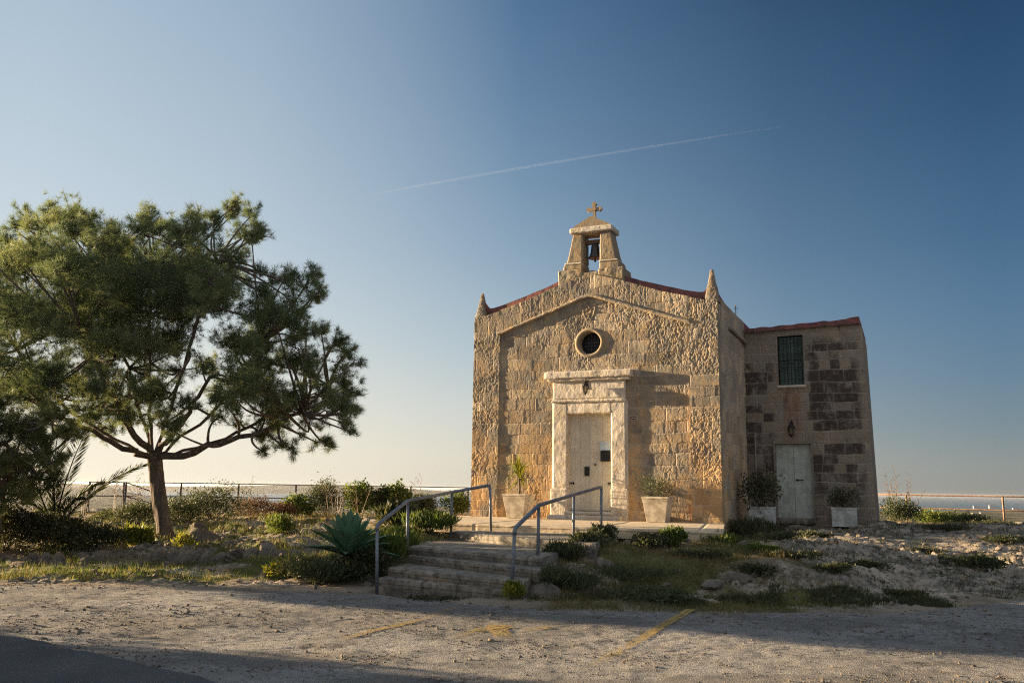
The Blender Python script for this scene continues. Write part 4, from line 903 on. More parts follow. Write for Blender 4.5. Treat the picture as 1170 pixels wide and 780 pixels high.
for i, (px, py, r_, dn) in enumerate(cl_px):
    # depth room of a rounded crown
    ex = (px - 165) / 245; ey = (py - 380) / 170; room = 3.3 * math.sqrt(max(.06, 1 - ex * ex * .8 - ey * ey * .55))
    reps = 3 if r_ >= 40 else (2 if r_ >= 24 else 1)
    offs = np.linspace(-1, 1, reps) * room * .72 if reps > 1 else [g.normal() * room * .25]
    for k, of in enumerate(offs):
        Y = TY + of + g.normal() * .35; jx, jy = (g.normal(size=2) * r_ * .18) if k else (0, 0)
        c = at(px + jx, py + jy, Y); clumps.append((c, r_ / 1014 * Y * (1 if reps == 1 else .92), dn * (.8 if reps > 1 else 1)))
for k in range(18):
    u = g.normal(size=3); u /= np.linalg.norm(u); u *= .72 * g.random() ** .4
    px, py = 150 + u[0] * 205, 345 + u[2] * 115
    if py > 300 + max(0, (260 - px)) * .35 + 60 and px > 200: continue
    Y = TY + u[1] * 3.2; clumps.append((at(px, py, Y), .78, .9))
for k in range(20):
    px, py = 60 + 270 * g.random(), 350 + 95 * g.random(); Y = TY + g.uniform(-2.6, 2.6); clumps.append((at(px, py, Y), .62, .8))
for k in range(34):
    px, py = 85 + 225 * g.random(), 415 + 80 * g.random(); Y = TY + g.uniform(-2.4, 2.4); clumps.append((at(px, py, Y), .42, .38))
for k in range(20):
    px, py = 290 + 105 * g.random(), 345 + 150 * g.random()
    if px - 290 > 60 and py < 400 + (px - 350) * .6: py += 50
    Y = TY + g.uniform(-1.8, 1.8); clumps.append((at(px, min(py, 500), Y), .42, .55))
for px, py in [(12, 255), (32, 243), (60, 236), (84, 238), (102, 246), (135, 260), (165, 241), (180, 250), (197, 252), (228, 243), (248, 240), (264, 228), (285, 240), (297, 262), (330, 308), (347, 306), (363, 325), (398, 395), (300, 305), (375, 372)]:
    for q in range(2): Y = TY + g.uniform(-1.6, 1.6); clumps.append((at(px + g.normal() * 4, py + 8 + q * 10, Y), .30, 2.2))
tb = at(194, 604, TY); tb = (tb[0], TY, Gz(tb[0], TY) + .02); tf = at(176, 516, TY)
hubs = [at(60, 470, TY - 1), at(20, 400, TY + 1.2), at(95, 380, TY - 1.6), at(125, 330, TY + 1.5), at(172, 320, TY - .5), at(250, 300, TY - 1.2), at(240, 430, TY - .6), at(300, 390, TY + .6), at(345, 470, TY - .8), at(375, 440, TY + 1), ]
pine('pine_tree', tb, tf, .165, .155, clumps, 'large spreading pine with a leaning reddish trunk left of the chapel', M['needle'], 3, 1.0, .15, hubs)
# young pine at the left edge, low crown
Y2 = 16.4
c2 = [(-10, 478, 34), (22, 488, 30), (48, 505, 26), (15, 528, 30), (-15, 540, 38), (52, 540, 22), (28, 558, 20), (-40, 500, 45), (78, 498, 20), (-50, 560, 40), (-60, 460, 45), (-85, 520, 50), (-10, 575, 26), (60, 470, 22), (-115, 510, 44)]
cl2 = []
for i, (px, py, r_) in enumerate(c2):
    for of in (-.9, .2, 1.2):
        Y = Y2 + of + g.normal() * .2; cl2.append((at(px + g.normal() * 6, py + g.normal() * 6, Y), r_ / 1014 * Y * .95, 1.5))
for (px, py, r_) in [(-150, 480, 44), (-165, 528, 38), (-195, 500, 42), (-130, 525, 38), (-175, 465, 40), (-150, 505, 40), (-205, 530, 36), (-160, 440, 40), (-120, 490, 38), (-150, 550, 34), (-190, 553, 34), (-118, 548, 30), (-172, 558, 30)]:
    for Y in (14.85, 15.4, 16.0): cl2.append((at(px + g.normal() * 8, py + g.normal() * 8, Y), r_ / 1014 * Y * .95, 1.7))
b2 = at(-6, 610, Y2); b2 = (b2[0], Y2, Gz(b2[0], Y2)); f2 = at(-2, 575, Y2)
pine('pine_tree', b2, f2, .16, .12, cl2, 'low dark pine cut off by the left edge, its boughs hanging over the shrubs', M['needle2'], 9, 1.35, .12, [at(20, 520, Y2), at(-40, 500, Y2 + .5), at(10, 480, Y2 - .4), at(50, 520, Y2 + .6)])

# ------------------------------------------------------------------ palm
def palm(x, y):
    z = Gz(x, y) + .25; o = empty('palm_tree', (x, y, z), 'young date palm with one long arching frond under the pine', 'palm')
    g = np.random.default_rng(4); m = MB(); lathe(m, [(.2, -.4), (.24, -.1), (.2, .15), (.1, .3)], 0, 0, 12); m.build('trunk', M['bark'], o)
    B = np.array([x, y, z])
    specs = [((110, 548), (166, 531), .0, 1.0), ((58, 520), (70, 480), .4, 1.), ((75, 535), (98, 495), -.3, 1.), ((40, 545), (20, 510), .3, 1.), ((78, 566), (92, 570), -.2, .55), ((45, 572), (28, 576), -.4, .5), ((66, 545), (50, 500), -.5, .9), ((85, 560), (118, 552), .5, .8)]
    for c_, e_, dy, ll in specs:
        p1 = np.array(at(*c_, y + dy * .5)) - B; p2 = np.array(at(*e_, y + dy)) - B; q = bez(np.zeros(3), p1 * 1.0, p2, 26)
        r_ = MB(); tube(r_, q, np.linspace(.022, .006, 26), 5, False); fr = r_.build('frond', M['palm'], o)
        L = MB(); T_ = np.gradient(q, axis=0); T_ /= np.linalg.norm(T_, axis=1)[:, None]
        idx = np.linspace(3, 25, 80); P = np.stack([np.interp(idx, np.arange(26), q[:, k]) for k in range(3)], 1); TT = np.stack([np.interp(idx, np.arange(26), T_[:, k]) for k in range(3)], 1)
        for sgn in (-1, 1):
            sd = np.cross(TT, [0, 0, 1.]); sd /= np.linalg.norm(sd, axis=1)[:, None] + 1e-9
            up = np.cross(sd, TT)
            D_ = TT * .75 + sd * sgn * .55 + up * (.35 * sgn * .4 + .1) + g.normal(size=P.shape) * .08; D_[:, 2] -= .15 * (sgn > 0); D_ /= np.linalg.norm(D_, axis=1)[:, None]
            ln = .36 * ll * np.sin(np.linspace(.35, 2.9, 80)) + .06
            v, f = quad_leaves(P, D_, ln, .022, g); L.add(v, [f], rnd=np.repeat(g.random(80), 4))
        L.build('leaflets', M['palm'], fr)
px_, py_, _ = at(63, 590, 18.3); palm(px_, py_)

# ------------------------------------------------------------------ agave and other rosettes
def agave(x, y, R_, n_, mat, name, label, cat, seed, z=None, w=.13, up=.5, hz=0.):
    g = np.random.default_rng(seed); z = Gz(x, y) if z is None else z; o = empty(name, (x, y, z + hz), label, cat)
    for i in range(n_):
        t = i / n_; a = i * 2.39996 + g.normal() * .1; el = R(8 + 74 * t ** .8) + g.normal() * .06; L = R_ * (1.0 - .25 * t) * (.9 + .2 * g.random())
        k = 14; u = np.linspace(0, 1, k); wid = w * np.interp(u, [0, .12, .4, .75, .93, 1], [.55, .6, 1, .72, .25, .02]) * (L / R_)
        e_ = el + (u - .3) * R(-26 if t < .5 else 8); rad = np.cumsum(np.cos(e_)) * L / k; zz = np.cumsum(np.sin(e_)) * L / k + .10 * (1 - t) * 0 + .06 + .12 * t
        dirv = np.array([math.cos(a), math.sin(a)]); sd = np.array([-math.sin(a), math.cos(a)])
        rows = []
        for q, hgt, in ((-1, .22), (-.5, .04), (0, -.05), (.5, .04), (1, .22)):
            rows.append(np.stack([dirv[0] * rad + sd[0] * wid * q, dirv[1] * rad + sd[1] * wid * q, zz + wid * hgt * 1.3], 1))
        V_ = np.stack(rows, 1).reshape(-1, 3); F_ = grid_faces(k, 5)
        V2 = V_.copy(); V2[:, 2] -= np.repeat(.03 * np.interp(u, [0, .8, 1], [1, .4, 0]), 5)
        m = MB(); m.add(V_, [F_], rnd=.3 + .7 * g.random() * np.ones(len(V_))); m.add(V2, [F_[:, ::-1]], rnd=.2)
        m.build('leaf', mat, o, True)
    return o
ax_, ay_, _ = at(398, 640, 14.3); agave(ax_, ay_, .78, 46, M['agave'], 'agave', 'big blue green agave with broad pointed leaves left of the steps', 'agave', 2, None, .10, hz=.26)
# planters
def planter(x, y, z, wt, wb, h, mat, label, square=False, rz=-TH):
    o = empty('planter', (x, y, z), label, 'planter', None, rz); m = MB(); t = .035
    def ring(w, zz): return [(-w / 2, -w / 2, zz), (w / 2, -w / 2, zz), (w / 2, w / 2, zz), (-w / 2, w / 2, zz)]
    lip = .05; prof = [(wb, 0), (wt - .02, h - lip), (wt, h - lip), (wt, h), (wt - 2 * t, h), (wt - 2 * t - .02, h - .08)]
    v = sum([ring(w, zz) for w, zz in prof], []); f = [(0, 3, 2, 1)] + [(i * 4 + j, i * 4 + (j + 1) % 4, (i + 1) * 4 + (j + 1) % 4, (i + 1) * 4 + j) for i in range(len(prof) - 1) for j in range(4)]
    m.add(v, f); p = m.build('pot', mat, o); bv = p.modifiers.new('b', 'BEVEL'); bv.width = .008; bv.segments = 2
    m = MB(); w = wt - 2 * t - .015; nn = 12; gx, gy = np.meshgrid(np.linspace(-w / 2, w / 2, nn), np.linspace(-w / 2, w / 2, nn), indexing='ij'); m.add(np.stack([gx.ravel(), gy.ravel(), h - .06 + .02 * RNG.random(nn * nn)], 1), [grid_faces(nn, nn)]); m.build('soil', M['soil'], o); return o
def slabpos(px, Y): x, y, _ = at(px, 590, Y); return x, y
p1 = slabpos(592.5, 21.5); planter(*p1, .905, .62, .42, .575, M['planter'], 'cream tapered planter left of the main door holding the spiky yucca')
p2 = slabpos(752, 20.15); planter(*p2, .905, .60, .42, .565, M['planter'], 'cream tapered planter right of the main door holding the thorny bush')
p3 = slabpos(871, 21.5); g3 = Gz(*p3) ; planter(*p3, .80, .58, .55, .46, M['planter_w'], 'pale box planter beside the chapel corner, left of the green door')
p4 = slabpos(965, 21.9); planter(*p4, .80, .58, .55, .46, M['planter_w'], 'pale box planter against the annex, right of the green door')
# yucca
g = np.random.default_rng(8); yo = empty('yucca', (p1[0], p1[1], 1.42), 'small yucca with a yellow green spiky head in the left planter', 'yucca')
m = MB(); tube(m, [(0, 0, 0), (.02, 0, .2), (.0, 0, .45), (.02, 0, .62)], [.03, .026, .024, .02], 8); m.build('stem', M['dry'], yo)
m = MB(); nL = 130
for i in range(nL):
    a = g.random() * 6.283; el = R(-40 + 125 * g.random() ** .8); L = .44 + .18 * g.random(); k = 6; u = np.linspace(0, 1, k); e_ = el - u * .5 * g.random(); rad = np.cumsum(np.cos(e_)) * L / k; zz = .36 + .26 * g.random() + np.cumsum(np.sin(e_)) * L / k
    w = .016 * np.interp(u, [0, .3, 1], [.8, 1, .05]); d_ = (math.cos(a), math.sin(a)); s_ = (-d_[1], d_[0])
    V_ = np.stack([np.stack([d_[0] * rad + s_[0] * w * q, d_[1] * rad + s_[1] * w * q, zz + 0 * rad], 1) for q in (-1, 1)], 1).reshape(-1, 3); m.add(V_, [grid_faces(k, 2)], rnd=g.random())
m.build('foliage', M['leaf_yellow'], yo)
shrub('bush', p2[0], p2[1], 1.3, .8, .85, M['leaf_olive'], 'sparse thorny grey green bush spreading over the planter right of the main door', n_=850, L=.06, lw=.022, seed=3, z=1.40, zoff=-.08)
shrub('bush', p3[0], p3[1], 1.15, .8, 1.1, M['leaf_dark'], 'dark leafy bush with loose sprays in the planter at the chapel corner', n_=1700, L=.07, lw=.035, seed=4, z=1.22, zoff=-.08)
shrub('bush', p4[0], p4[1], .85, .6, .68, M['leaf_dark'], 'dark low bush with upright twigs in the planter right of the green door', n_=1100, L=.06, lw=.025, seed=5, z=1.22, zoff=-.06, spiky=.5)

# ------------------------------------------------------------------ shrubs on the bank
def S(px, Y, w, h, mat, label, d=None, **k):
    x = at(px, 560, Y)[0]; return shrub('shrub', x, Y, w, d or w * .8, h, M[mat], label, **k)
S(66, 17.7, 1.9, .8, 'leaf_dark', 'large dark shrub around the foot of the palm behind the boulders', n_=7000, L=.06, lw=.035, seed=11, d=1.6)
S(12, 17.4, 1.8, 1.0, 'leaf_dark', 'dark dense shrub at the left edge under the low pine', n_=5000, L=.06, lw=.035, seed=12)
S(112, 17.6, 1.1, .55, 'leaf_dark', 'low dark green shrub right of the palm above the dirt verge', n_=3200, seed=13)
S(245, 24.2, 2.1, .98, 'leaf_olive', 'broad grey green shrub behind and right of the pine trunk', n_=6000, seed=14)
S(208, 23.4, 1.2, .8, 'leaf_olive', 'grey green shrub touching the right side of the pine trunk', n_=3200, seed=15)
S(160, 22.4, 1.3, .75, 'leaf_olive', 'mid green rounded shrub just left of the pine trunk', n_=3600, seed=16)
S(128, 24, .9, .4, 'leaf_olive', 'small low shrub on the rocks below the short fence', n_=1600, seed=17)
S(288, 28.5, 1.5, .8, 'leaf_red', 'reddish brown shrub with seed heads against the long fence, left one', n_=2600, seed=18, spiky=.6)
S(322, 28, 1.0, .6, 'leaf_red', 'small russet shrub next to the yellow green bush at the fence', n_=1600, seed=19, spiky=.6)
S(342, 29, 1.2, .85, 'leaf_green', 'yellow green bush left of the round shrub at the fence', n_=2600, seed=20, L=.08, lw=.05)
S(373, 29.5, 1.5, 1.35, 'leaf_olive', 'tall rounded olive green shrub rising above the fence', n_=6500, seed=21, L=.05, lw=.03)
S(408, 30, 1.15, 1.15, 'leaf_green', 'leafy bright green bush right of the round shrub', n_=2400, seed=22, L=.10, lw=.07)
S(434, 30.4, 1.2, 1.0, 'leaf_olive', 'dark green leafy bush at the middle of the fence row', n_=2600, seed=23, L=.09, lw=.06)
S(456, 30, 1.0, 1.2, 'leaf_green', 'tallest leafy bush of the row, catching yellow light', n_=2300, seed=24, L=.10, lw=.07)
S(482, 30.6, 1.3, .85, 'leaf_olive', 'low olive bush under the fence rail behind the left handrail', n_=2600, seed=25, L=.08, lw=.05)
S(520, 30.2, 1.0, .85, 'leaf_green', 'green bush at the left corner of the chapel by the fence', n_=2000, seed=26, L=.08, lw=.05)
S(155, 18.3, .75, .42, 'leaf_yellow', 'bright yellow green plant in the sun below the pine', n_=900, seed=27, L=.16, lw=.05, spiky=.8)
S(216, 18.6, .5, .3, 'leaf_yellow', 'small yellow plant at the right foot of the pine trunk', n_=500, seed=28, L=.08, lw=.03)
S(320, 19.5, .8, .45, 'leaf_green', 'green clump on the sunlit rocky bank left of the agave', n_=1500, seed=29, L=.10, lw=.025, spiky=.8)
S(378, 14.0, 1.5, .40, 'leaf_olive', 'tangled weeds around the foot of the agave', n_=5200, seed=30, L=.07, lw=.025, d=1.0, spiky=.4)
S(336, 14.5, .7, .38, 'leaf_yellow', 'yellow flowered weeds left of the agave by the car park edge', n_=1100, seed=31, L=.06, lw=.03, spiky=.4)
S(418, 14.3, .8, .5, 'leaf_dark', 'dark weeds between the agave and the left handrail', n_=2600, seed=32, L=.08, lw=.03)
S(456, 17.6, .75, .55, 'leaf_dark', 'dark succulent bush behind the left handrail', n_=1000, seed=33, L=.16, lw=.05, spiky=.5)
S(455, 15.9, 1.0, .42, 'leaf_green', 'grassy green clump left of the upper steps', n_=2600, seed=34, L=.12, lw=.018, spiky=1.2)
S(492, 17.2, 1.1, .40, 'leaf_green', 'grassy green clump by the top landing on its left side', n_=2800, seed=35, L=.12, lw=.018, spiky=1.2)
S(440, 14.9, .7, .42, 'leaf_green', 'grassy clump right behind the first left handrail post', n_=2000, seed=36, L=.12, lw=.018, spiky=1.2)
S(691, 15.55, .55, .42, 'leaf_olive', 'feathery weed at the foot of the last right handrail post', n_=1300, seed=37, L=.09, lw=.02, spiky=.9, zoff=.02)
S(672, 14.8, .8, .24, 'leaf_olive', 'dark weeds at the right end of the top landing', n_=1300, seed=38, L=.06, lw=.03)
S(738, 15.35, .9, .26, 'leaf_dark', 'low dark plants under the platform edge, middle', n_=1800, seed=39)
S(772, 15.5, .55, .30, 'leaf_green', 'sunlit green plant under the platform edge before the right planter', n_=1100, seed=40, L=.07, lw=.04)
S(824, 15.9, .75, .34, 'leaf_green', 'sunlit green plants at the right corner of the platform', n_=1800, seed=41, L=.08, lw=.03, spiky=.5)
S(855, 20.6, 1.5, .5, 'leaf_dark', 'dark weeds at the foot of the chapel corner before the box planter', n_=3200, seed=42, L=.10, lw=.02, spiky=.9)
S(716, 13.6, 1.7, .20, 'leaf_olive', 'olive mat of weeds in the middle of the slope right of the steps', n_=2400, seed=43, L=.07, lw=.016, spiky=.9)
S(652, 12.9, 1.0, .24, 'leaf_olive', 'brownish weeds behind the flat rock right of the steps', n_=1700, seed=44, L=.08, lw=.016, spiky=.9)
S(745, 12.4, 1.5, .13, 'leaf_olive', 'flat green mat at the asphalt edge near the yellow line', n_=2200, seed=45)
S(784, 12.1, .62, .07, 'leaf_dark', 'very low dark mat spreading on the asphalt above the yellow line', n_=1800, seed=46, L=.035, lw=.025, d=.5)
S(588, 12.15, .36, .22, 'leaf_yellow', 'yellow weed tuft at the foot of the right handrail', n_=900, seed=47, L=.06, lw=.02, spiky=.8)
S(498, 12.4, .85, .14, 'leaf_dark', 'low leafy weeds on the bottom step', n_=1500, seed=48, zoff=.02)
S(628, 12.9, .6, .30, 'leaf_olive', 'grassy weeds overgrowing the right ends of the lower steps', n_=1200, seed=58, L=.10, lw=.015, spiky=1., d=1.2)
S(640, 14.3, .7, .28, 'leaf_olive', 'tall weeds beside the upper right handrail posts', n_=1300, seed=59, L=.10, lw=.016, spiky=1.)
S(610, 14.2, .55, .22, 'leaf_dark', 'small weed at the right side of the middle steps', n_=900, seed=49)
S(1025, 30.5, 1.3, .95, 'leaf_olive', 'green bush beside the annex corner under the fence', n_=3000, seed=50, L=.07, lw=.04)
S(1062, 32, 1.6, .62, 'leaf_green', 'yellow green bush below the lower rail of the right fence', n_=2800, seed=51, L=.07, lw=.04)
S(1098, 32.3, 1.8, .55, 'leaf_olive', 'long olive bush below the right fence, midway to the post', n_=3000, seed=52, L=.07, lw=.04)
S(1100, 15.9, 1.3, .28, 'leaf_olive', 'dry brownish mound of scrub on the rocky ground at right', n_=3000, seed=53, d=.7)
S(862, 13.9, .6, .14, 'leaf_dark', 'small dark tuft on the rocks left of the right slope', n_=1000, seed=54)
S(984, 15.0, .7, .14, 'leaf_dark', 'dark scrub patch among rocks below the annex', n_=1200, seed=55)
S(1020, 13.2, .7, .08, 'leaf_dark', 'flat dark scrub at the edge of the asphalt at right', n_=1200, seed=56, d=.4)
S(1130, 28, 1.4, .22, 'leaf_dark', 'dark low plants before the right hand fence post', n_=1500, seed=57)
for i, (px, Y, w_, h_, mt, lb) in enumerate([(885, 16.2, .9, .16, 'leaf_olive', 'thin olive scrub patch on the lit rocks nearest the platform corner'), (930, 17.6, .8, .14, 'leaf_dark', 'small dark scrub below the green door'), (905, 14.6, 1.1, .15, 'leaf_dark', 'dark flat scrub in the middle of the shaded rocks'), (955, 13.9, .8, .12, 'leaf_olive', 'pale dry scrub among rocks above the asphalt'), (1050, 17.0, 1.0, .16, 'leaf_dark', 'dark scrub on the rocks left of the brownish mound'), (1148, 17.8, 1.0, .15, 'leaf_olive', 'low scrub at the right edge of the frame'), (1080, 19.5, 1.1, .13, 'leaf_dark', 'thin dark scrub strip behind the brownish mound'), (800, 14.4, 1.0, .2, 'leaf_olive', 'olive tuft between the pale cracked rock and the platform'), (870, 15.3, .7, .12, 'leaf_green', 'small green herbs on the rocks right of the pale cracked rock')]):
    S(px, Y, w_, h_, mt, lb, n_=1400, seed=120 + i, L=.05, lw=.02, d=w_ * .5, spiky=.3)
# shrub outside the frame on the left that shades the near car park
for i, (x, y, w, h_) in enumerate([(-14.4, 11.25, 2.6, 4.2), (-14.8, 9.0, 3.6, 4.4)]):
    shrub('shrub', x, y, w, 2.6, h_, M['leaf_olive'], ['tall roadside shrub outside the left edge, farther one', 'tall roadside shrub outside the left edge, nearer one'][i], n_=9500, L=.16, lw=.10, seed=70 + i, z=-.05)

# dry stalk plants
def stalks(px, Y, h_, n_, label, seed, spread=.25):
    g = np.random.default_rng(seed); x = at(px, 560, Y)[0]; m = MB()
    for i in range(n_):
        b = np.array([g.normal() * spread * .4, g.normal() * spread * .4, -.03]); H = h_ * (.6 + .5 * g.random()); t = b + np.array([g.normal() * spread, g.normal() * spread, H]); q = bez(b, (b + t) / 2 + g.normal(size=3) * .05, t, 7); tube(m, q, np.linspace(.011, .004, 7), 4, False, rnd=g.random())
        for k in range(7):
            s_ = q[3 + k % 4]; e_ = s_ + np.array([g.normal() * .09, g.normal() * .09, .06 + .1 * g.random()]); tube(m, [s_, e_], [.005, .003], 3, False, rnd=g.random()); 
            v, f = quad_leaves(np.repeat(e_[None], 5, 0) + g.normal(size=(5, 3)) * .012, unit(5, g), .035, .018, g); m.add(v, [f], rnd=g.random())
    o = m.build('dry_stalks', M['dry']); o.location = (x, Y, Gz(x, Y)); return tag(o, label, 'dry plant')
stalks(1026, 31, 1.75, 7, 'tall pale dry stalks above the fence beside the annex, left one', 1); stalks(1040, 31.3, 1.25, 5, 'dry stalks right beside the first post of the right fence', 2)
stalks(100, 26, .95, 6, 'dry stalks left of the short fence post', 3, .15); stalks(136, 27.5, 1.1, 5, 'dry stalks between the two posts of the short fence', 4, .18); stalks(158, 27.5, 1.2, 4, 'dry stalks in front of the sloping fence rail', 5, .12)
stalks(383, 27.5, 1.0, 7, 'pale dry stalks before the round olive shrub', 6); stalks(412, 27.5, .95, 5, 'pale dry stalks before the leafy bright bush', 7, .15); stalks(478, 31, 1.7, 3, 'thin tall stalks rising above the fence behind the left handrail', 8, .1); stalks(283, 29, 1.25, 5, 'thin stalks above the reddish shrub at the fence', 9, .2)

# ------------------------------------------------------------------ boulders
def RK(px, py, Y, w, h_, seed, label, d=None, group=None, sub=4, zo=0, cat='rock', amp=.3):
    x = at(px, 560, Y)[0]; z = Gz(x, Y); return rock('boulder', (x, Y, z + h_ * .22 + zo), (w / 2, (d or w * .8) / 2, h_ / 2 * 1.0), seed, M['rock'], label, group, cat, rz=seed * 1.3, sub=sub, amp=amp)
GB = 'boulders bordering the dirt verge at left'
RK(8, 640, 16.2, .55, .42, 1, 'pale boulder at the left edge of the verge', None, GB); RK(22, 643, 16.0, .4, .25, 2, 'small grey stone second from the left edge', None, GB); RK(36, 640, 16.1, .34, .28, 3, 'rough grey stone between the left edge boulder and the big ones', None, GB)
RK(46, 637, 16.3, .42, .38, 4, 'squarish boulder at the back of the left row', None, GB); RK(59, 640, 16.1, .42, .38, 5, 'tan boulder in the middle of the left row', None, GB); RK(75, 641, 16.0, .40, .40, 6, 'rounded tan boulder at the right end of the left row', None, GB); RK(34, 648, 15.7, .4, .2, 7, 'flat low stone in front of the left row', None, GB); RK(118, 636, 16.6, .45, .3, 8, 'grey stone half hidden in weeds right of the row', None, GB); RK(104, 642, 16.3, .3, .2, 9, 'small dark stone before the weeds', None, GB)
GC = 'rocks retaining the bank below the pine'
px0 = [188, 204, 222, 240, 258, 275, 292, 309, 326, 343, 360, 378]
desc = ['rock directly below the pine trunk, first of the retaining row', 'second rock of the retaining row from the pine', 'third rock of the retaining row, pale topped', 'fourth rock of the retaining row, low and broad', 'fifth rock of the retaining row below the shrub', 'sixth rock of the retaining row, mid bank', 'seventh rock of the retaining row, mid bank', 'eighth rock of the retaining row, below the sunlit bank', 'ninth rock of the retaining row', 'tenth rock of the retaining row near the yellow weeds', 'eleventh rock of the retaining row by the agave', 'last rock of the retaining row, behind the agave']
for i, p_ in enumerate(px0): RK(p_, 632, 17.1 - i * .06, .46 + .14 * ((i * 7) % 3) / 2, .34 + .05 * ((i * 5) % 3), 20 + i, desc[i], .4, GC)
RK(198, 634, 16.3, .2, .14, 40, 'small pale stone lying before the retaining row'); RK(236, 612, 19.2, 1.0, .42, 41, 'large pale outcrop right of the pine trunk', .6); RK(268, 616, 18.7, .6, .3, 42, 'pale rock right of the large outcrop'); RK(230, 600, 20.8, .6, .3, 46, 'sunlit rock above the large outcrop')
RK(308, 664, 14.6, .3, .28, 43, 'brown stone beside the yellow weeds at the car park edge')
RK(622, 667, 12.6, .8, .24, 44, 'flat pale rock between weeds right of the lowest handrail post', .6); RK(603, 636, 13.7, .3, .18, 45, 'pale stone by the second right handrail post'); RK(688, 640, 13.9, .8, .2, 47, 'flat grey rock showing through the grass right of the steps', .5)
RK(833, 655, 13.6, .6, .2, 48, 'pale cracked rock on the slope below the platform corner', .5); RK(812, 660, 13.3, .4, .16, 49, 'smaller pale rock left of the cracked rock', .4); RK(1012, 596, 26, .8, .35, 50, 'pale stone at the foot of the annex corner beside the bush', .5)
for i, (p_, Y) in enumerate([(716, 15.55), (728, 15.6), (744, 15.62), (757, 15.7), (765, 15.6), (783, 15.75), (797, 15.8), (806, 15.9), (846, 15.7)]):
    RK(p_, 0, Y, .2 + .06 * (i % 3), .16, 60 + i, ['rubble stone under the platform edge, nearest the steps', 'second rubble stone under the platform edge', 'third rubble stone under the platform edge, low', 'fourth rubble stone under the platform edge', 'pale rubble stone beside the sunlit plant', 'rubble stone right of the sunlit plant', 'small rubble stone under the right planter', 'rubble stone near the platform corner', 'last rubble stone past the platform corner'][i], None, 'rubble stones under the platform edge', 3)
# cut block by the first post
x, y, _ = atz(418.5, 671, .05); m = MB(); nbox(m, -.14, .14, -.16, .16, -.1, .17, .03, .012, 7, 3, rnd=.03); o = m.build('stone_block', M['step']); o.location = (x, y + .1, .08); o.rotation_euler = (0, 0, -.5); tag(o, 'squared stone block left of the bottom step beside the handrail post', 'stone block')

# loose stones and pebbles : nobody could count them
def pebbles():
    import bmesh
    bm = bmesh.new(); bmesh.ops.create_icosphere(bm, subdivisions=1, radius=1); v0 = np.array([q.co[:] for q in bm.verts]); f0 = np.array([[a.index for a in q.verts] for q in bm.faces]); bm.free()
    g = np.random.default_rng(3); n_ = 14000; x = g.uniform(-12, 13, n_); y = g.uniform(11.5, 27, n_)
    h, e, rk, gr = Gfull(x, y); s = (x - C0[0]) * U[0] + (y - C0[1]) * U[1]; v = (x - C0[0]) * V[0] + (y - C0[1]) * V[1]
    ok = (e > -.3) & (g.random(n_) < .25 + .75 * rk) & ~((v > -4.4) & (s > -7) & (s < 1.0)) & ~((np.abs(x + .5 - (y - 14.2) * .32) < 1.3) & (y < 17.5)); x, y, h, e = x[ok], y[ok], h[ok], e[ok]; n_ = len(x)
    sz = .012 + .05 * g.random(n_) ** 4 + .012 * g.random(n_); sz = np.where(e < .3, sz * .6, sz)
    V_ = v0[None] * (sz[:, None] * g.uniform(.6, 1.3, (n_, 3)))[:, None, :] * (1 + .3 * g.normal(size=(n_, 12, 1))) * np.array([1, 1, .7]); V_ += np.stack([x, y, h + sz * .2], 1)[:, None]
    m = MB(); m.add(V_.reshape(-1, 3), [(f0[None] + (np.arange(n_) * 12)[:, None, None]).reshape(-1, 3)]); return tag(m.build('loose_stones', M['rock'], smooth=False), 'loose stones scattered over the rocky ground', 'stones', kind='stuff')
pebbles()
def gravel():
    import bmesh
    bm = bmesh.new(); bmesh.ops.create_icosphere(bm, subdivisions=1, radius=1); v0 = np.array([q.co[:] for q in bm.verts]); f0 = np.array([[a.index for a in q.verts] for q in bm.faces]); bm.free()
    g = np.random.default_rng(13); n_ = 30000; y = 6.4 + 7.5 * g.random(n_) ** 1.2; x = g.uniform(-1, 1, n_) * (y * .62 + .5)
    keep = (g.random(n_) < .12 + .88 * sstep(.45, .62, fbm(x * .9, y * 1.6, 303, 4))) & (y < np.interp(x, EX, EY) + .1) & (y > np.interp(x, RX, RY) - .1); x, y = x[keep], y[keep]; n_ = len(x)
    sz = .004 + .008 * g.random(n_) ** 2 + .014 * (g.random(n_) < .03); z = Hc(x, y) + (fbm(x * 3.1, y * 3.1, 18, 3) - .5) * .02
    V_ = v0[None] * (sz[:, None] * g.uniform(.6, 1.4, (n_, 3)))[:, None, :] * (1 + .25 * g.normal(size=(n_, 12, 1))) * np.array([1, 1, .7]); V_ += np.stack([x, y, z + sz * .3], 1)[:, None]
    m = MB(); m.add(V_.reshape(-1, 3), [(f0[None] + (np.arange(n_) * 12)[:, None, None]).reshape(-1, 3)]); return tag(m.build('gravel', M['rock'], smooth=False), 'fine grit lying on the old asphalt of the car park', 'gravel', kind='stuff')
gravel()
